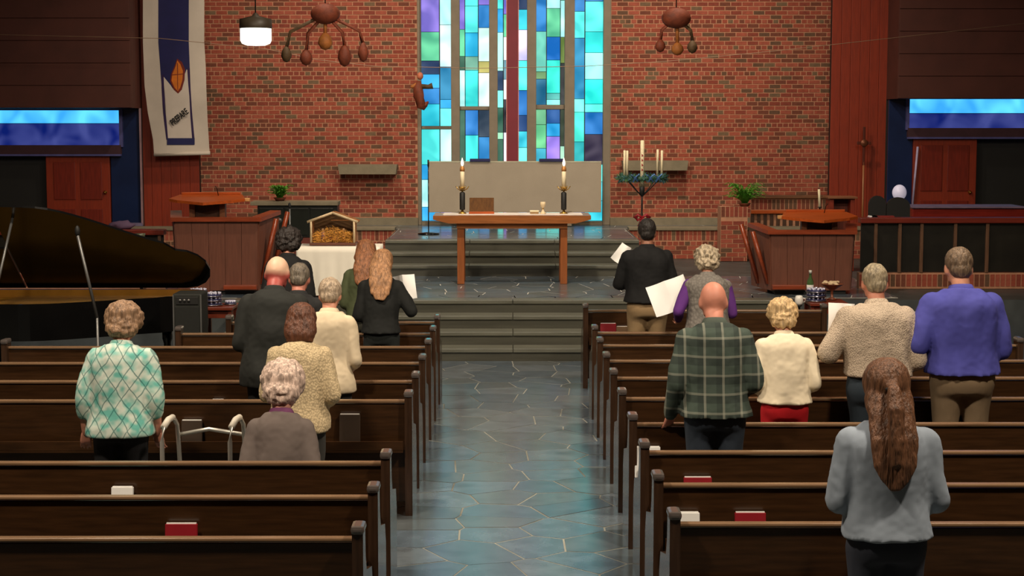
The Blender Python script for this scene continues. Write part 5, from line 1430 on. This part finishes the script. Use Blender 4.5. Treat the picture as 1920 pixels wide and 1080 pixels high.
# right side
person(1214, 15.75, 412, 'person with short black hair in a black sweater and khaki trousers holding a sheet', (7, 7, 8), bottom=(150, 124, 88), hair=(36, 30, 26), style='short', skin=(150, 100, 76), wf=1.25, lean=1, nod=-4, hem=.96, armL=('px', 1186, 500, .26), puff=.02)
sheet(1172, 480, 16.05, .2, .2, 40, 'white sheet with dark edge held by the person in black at the right front', fold=-.2, tilt=-20)
person(1328, 14.52, 466, 'person with curly grey-blond hair in a grey quilted vest over purple sleeves', (118, 112, 104), topmat=pat('quilted_grey', knit((134, 128, 120), 45)), hair=(176, 160, 134), style='curly', skin=skA, wf=1.2, lean=4, nod=2, hem=.88, bottom=(40, 40, 50), vest=M('purple_cloth', (92, 42, 122), .85), puff=.024, armL=('px', 1272, 600, .2), armR='hold', hairk=1.1)
sheet(1256, 555, 14.78, .36, .29, -20, 'large open white hymn sheet held beside the grey quilted vest', fold=.1, tilt=-18)
person(1343, 10.02, 535, 'bald person in a dark green plaid shirt and jeans resting a hand on the pew', (60, 70, 60), topmat=pat('plaid_cloth', plaid), bottom=(44, 54, 66), skin=(214, 142, 118), style='none', wf=1.2, lean=5, nod=8, hem=.90, armL=((-.245, -.03, 1.10), (-.27, .12, .87), 'relaxed'), armR='low', puff=.014, collar=M('plaid_collar', (70, 80, 70), .8), headw=1.1)
person(1473, 10.94, 565, 'person with short curly blonde hair in a cream sweater and red trousers', (240, 226, 196), hair=(204, 172, 124), style='puffy', skin=skA, wf=1.1, lean=5, nod=6, bottom=(196, 14, 28), hem=.94, puff=.018, armL='low', armR='low', fat=1.2, headw=1.12)
person(1648, 10.94, 501, 'person with short grey hair in a beige heather sweater holding a white sheet', (196, 174, 146), topmat=pat('beige_heather', knit((214, 194, 170), 130)), hair=(150, 136, 110), style='short', skin=(206, 136, 110), wf=1.35, lean=4, nod=4, bottom=(40, 52, 62), hem=.99, puff=.026, armL=('px', 1574, 622, .24), armR='low', folds=.007)
sheet(1577, 598, 11.2, .18, .215, 3, 'white sheet held to the left of the beige heather sweater', fold=.05, tilt=-10)
person(1808, 10.94, 470, 'person in a bright blue-violet sweater and khaki trousers at the right edge', (70, 72, 158), hair=(110, 90, 70), style='short', skin=skA, wf=1.3, lean=4, nod=4, bottom=(132, 112, 86), hem=.95, puff=.026, armL=('px', 1732, 634, .24))
sheet(1728, 610, 11.2, .15, .2, -12, 'white sheet in the hand of the person in the blue-violet sweater', fold=.1, tilt=-12)
person(1668, 7.12, 684, 'person with long auburn hair tied back and pale blue top, nearest at the right', (150, 162, 176), hair=(108, 72, 48), style='ponytail', skin=skA, wf=1.15, lean=0, nod=-6, bottom=(50, 54, 66), puff=.02, hairk=1.06, headw=1.1)

# ------------------------------------------------------------------ walker
YK = 10.0
a, b = W(322, 782, YK), W(447, 782, YK); hz = a.z
t = thing('walker', 'silver folding walker with curved handles standing in the left pews', 'walker', ((a.x + b.x) / 2, YK, .002)); hw = (b.x - a.x) / 2
wm = M('walker_metal', (200, 196, 186), .35, .08, metal=.6)
for s in (-1, 1):
    X_ = s * hw
    MB().tube([(X_ - .02 * 1, -.22, .03), (X_ - .02, -.2, hz - .12), (X_ - .015, -.17, hz - .03), (X_, -.1, hz), (X_ + .012, .0, hz - .01), (X_ + .02, .06, hz - .06), (X_ + .02, .1, hz - .2), (X_ + .02, .2, .03)], .014, wm, 10).build('side_frame', t)
    MB().tube([(X_ - .015, -.175, hz - .035), (X_ - .0, -.1, hz), (X_ + .01, -.02, hz)], .02, M('grip_white', (214, 206, 190), .5), 10).build('hand_grip', t)
    for y_ in (-.22, .2): MB().lathe([(.02, 0), (.022, .01), (.018, .05)], blackm, (X_ + (.02 if y_ > 0 else -.02), y_, 0), 10).build('rubber_tip', t)
    MB().tube([(X_, -.2, .42), (X_ + .02, .17, .42)], .011, wm, 8).build('side_brace', t)
MB().tube([(-hw + .02, .1, hz - .13), (0, .13, hz - .1), (hw + .02, .1, hz - .13)], .013, wm, 8).build('cross_bar', t)
MB().tube([(-hw + .02, .16, .5), (0, .18, .5), (hw + .02, .16, .5)], .013, wm, 8).build('cross_bar', t)
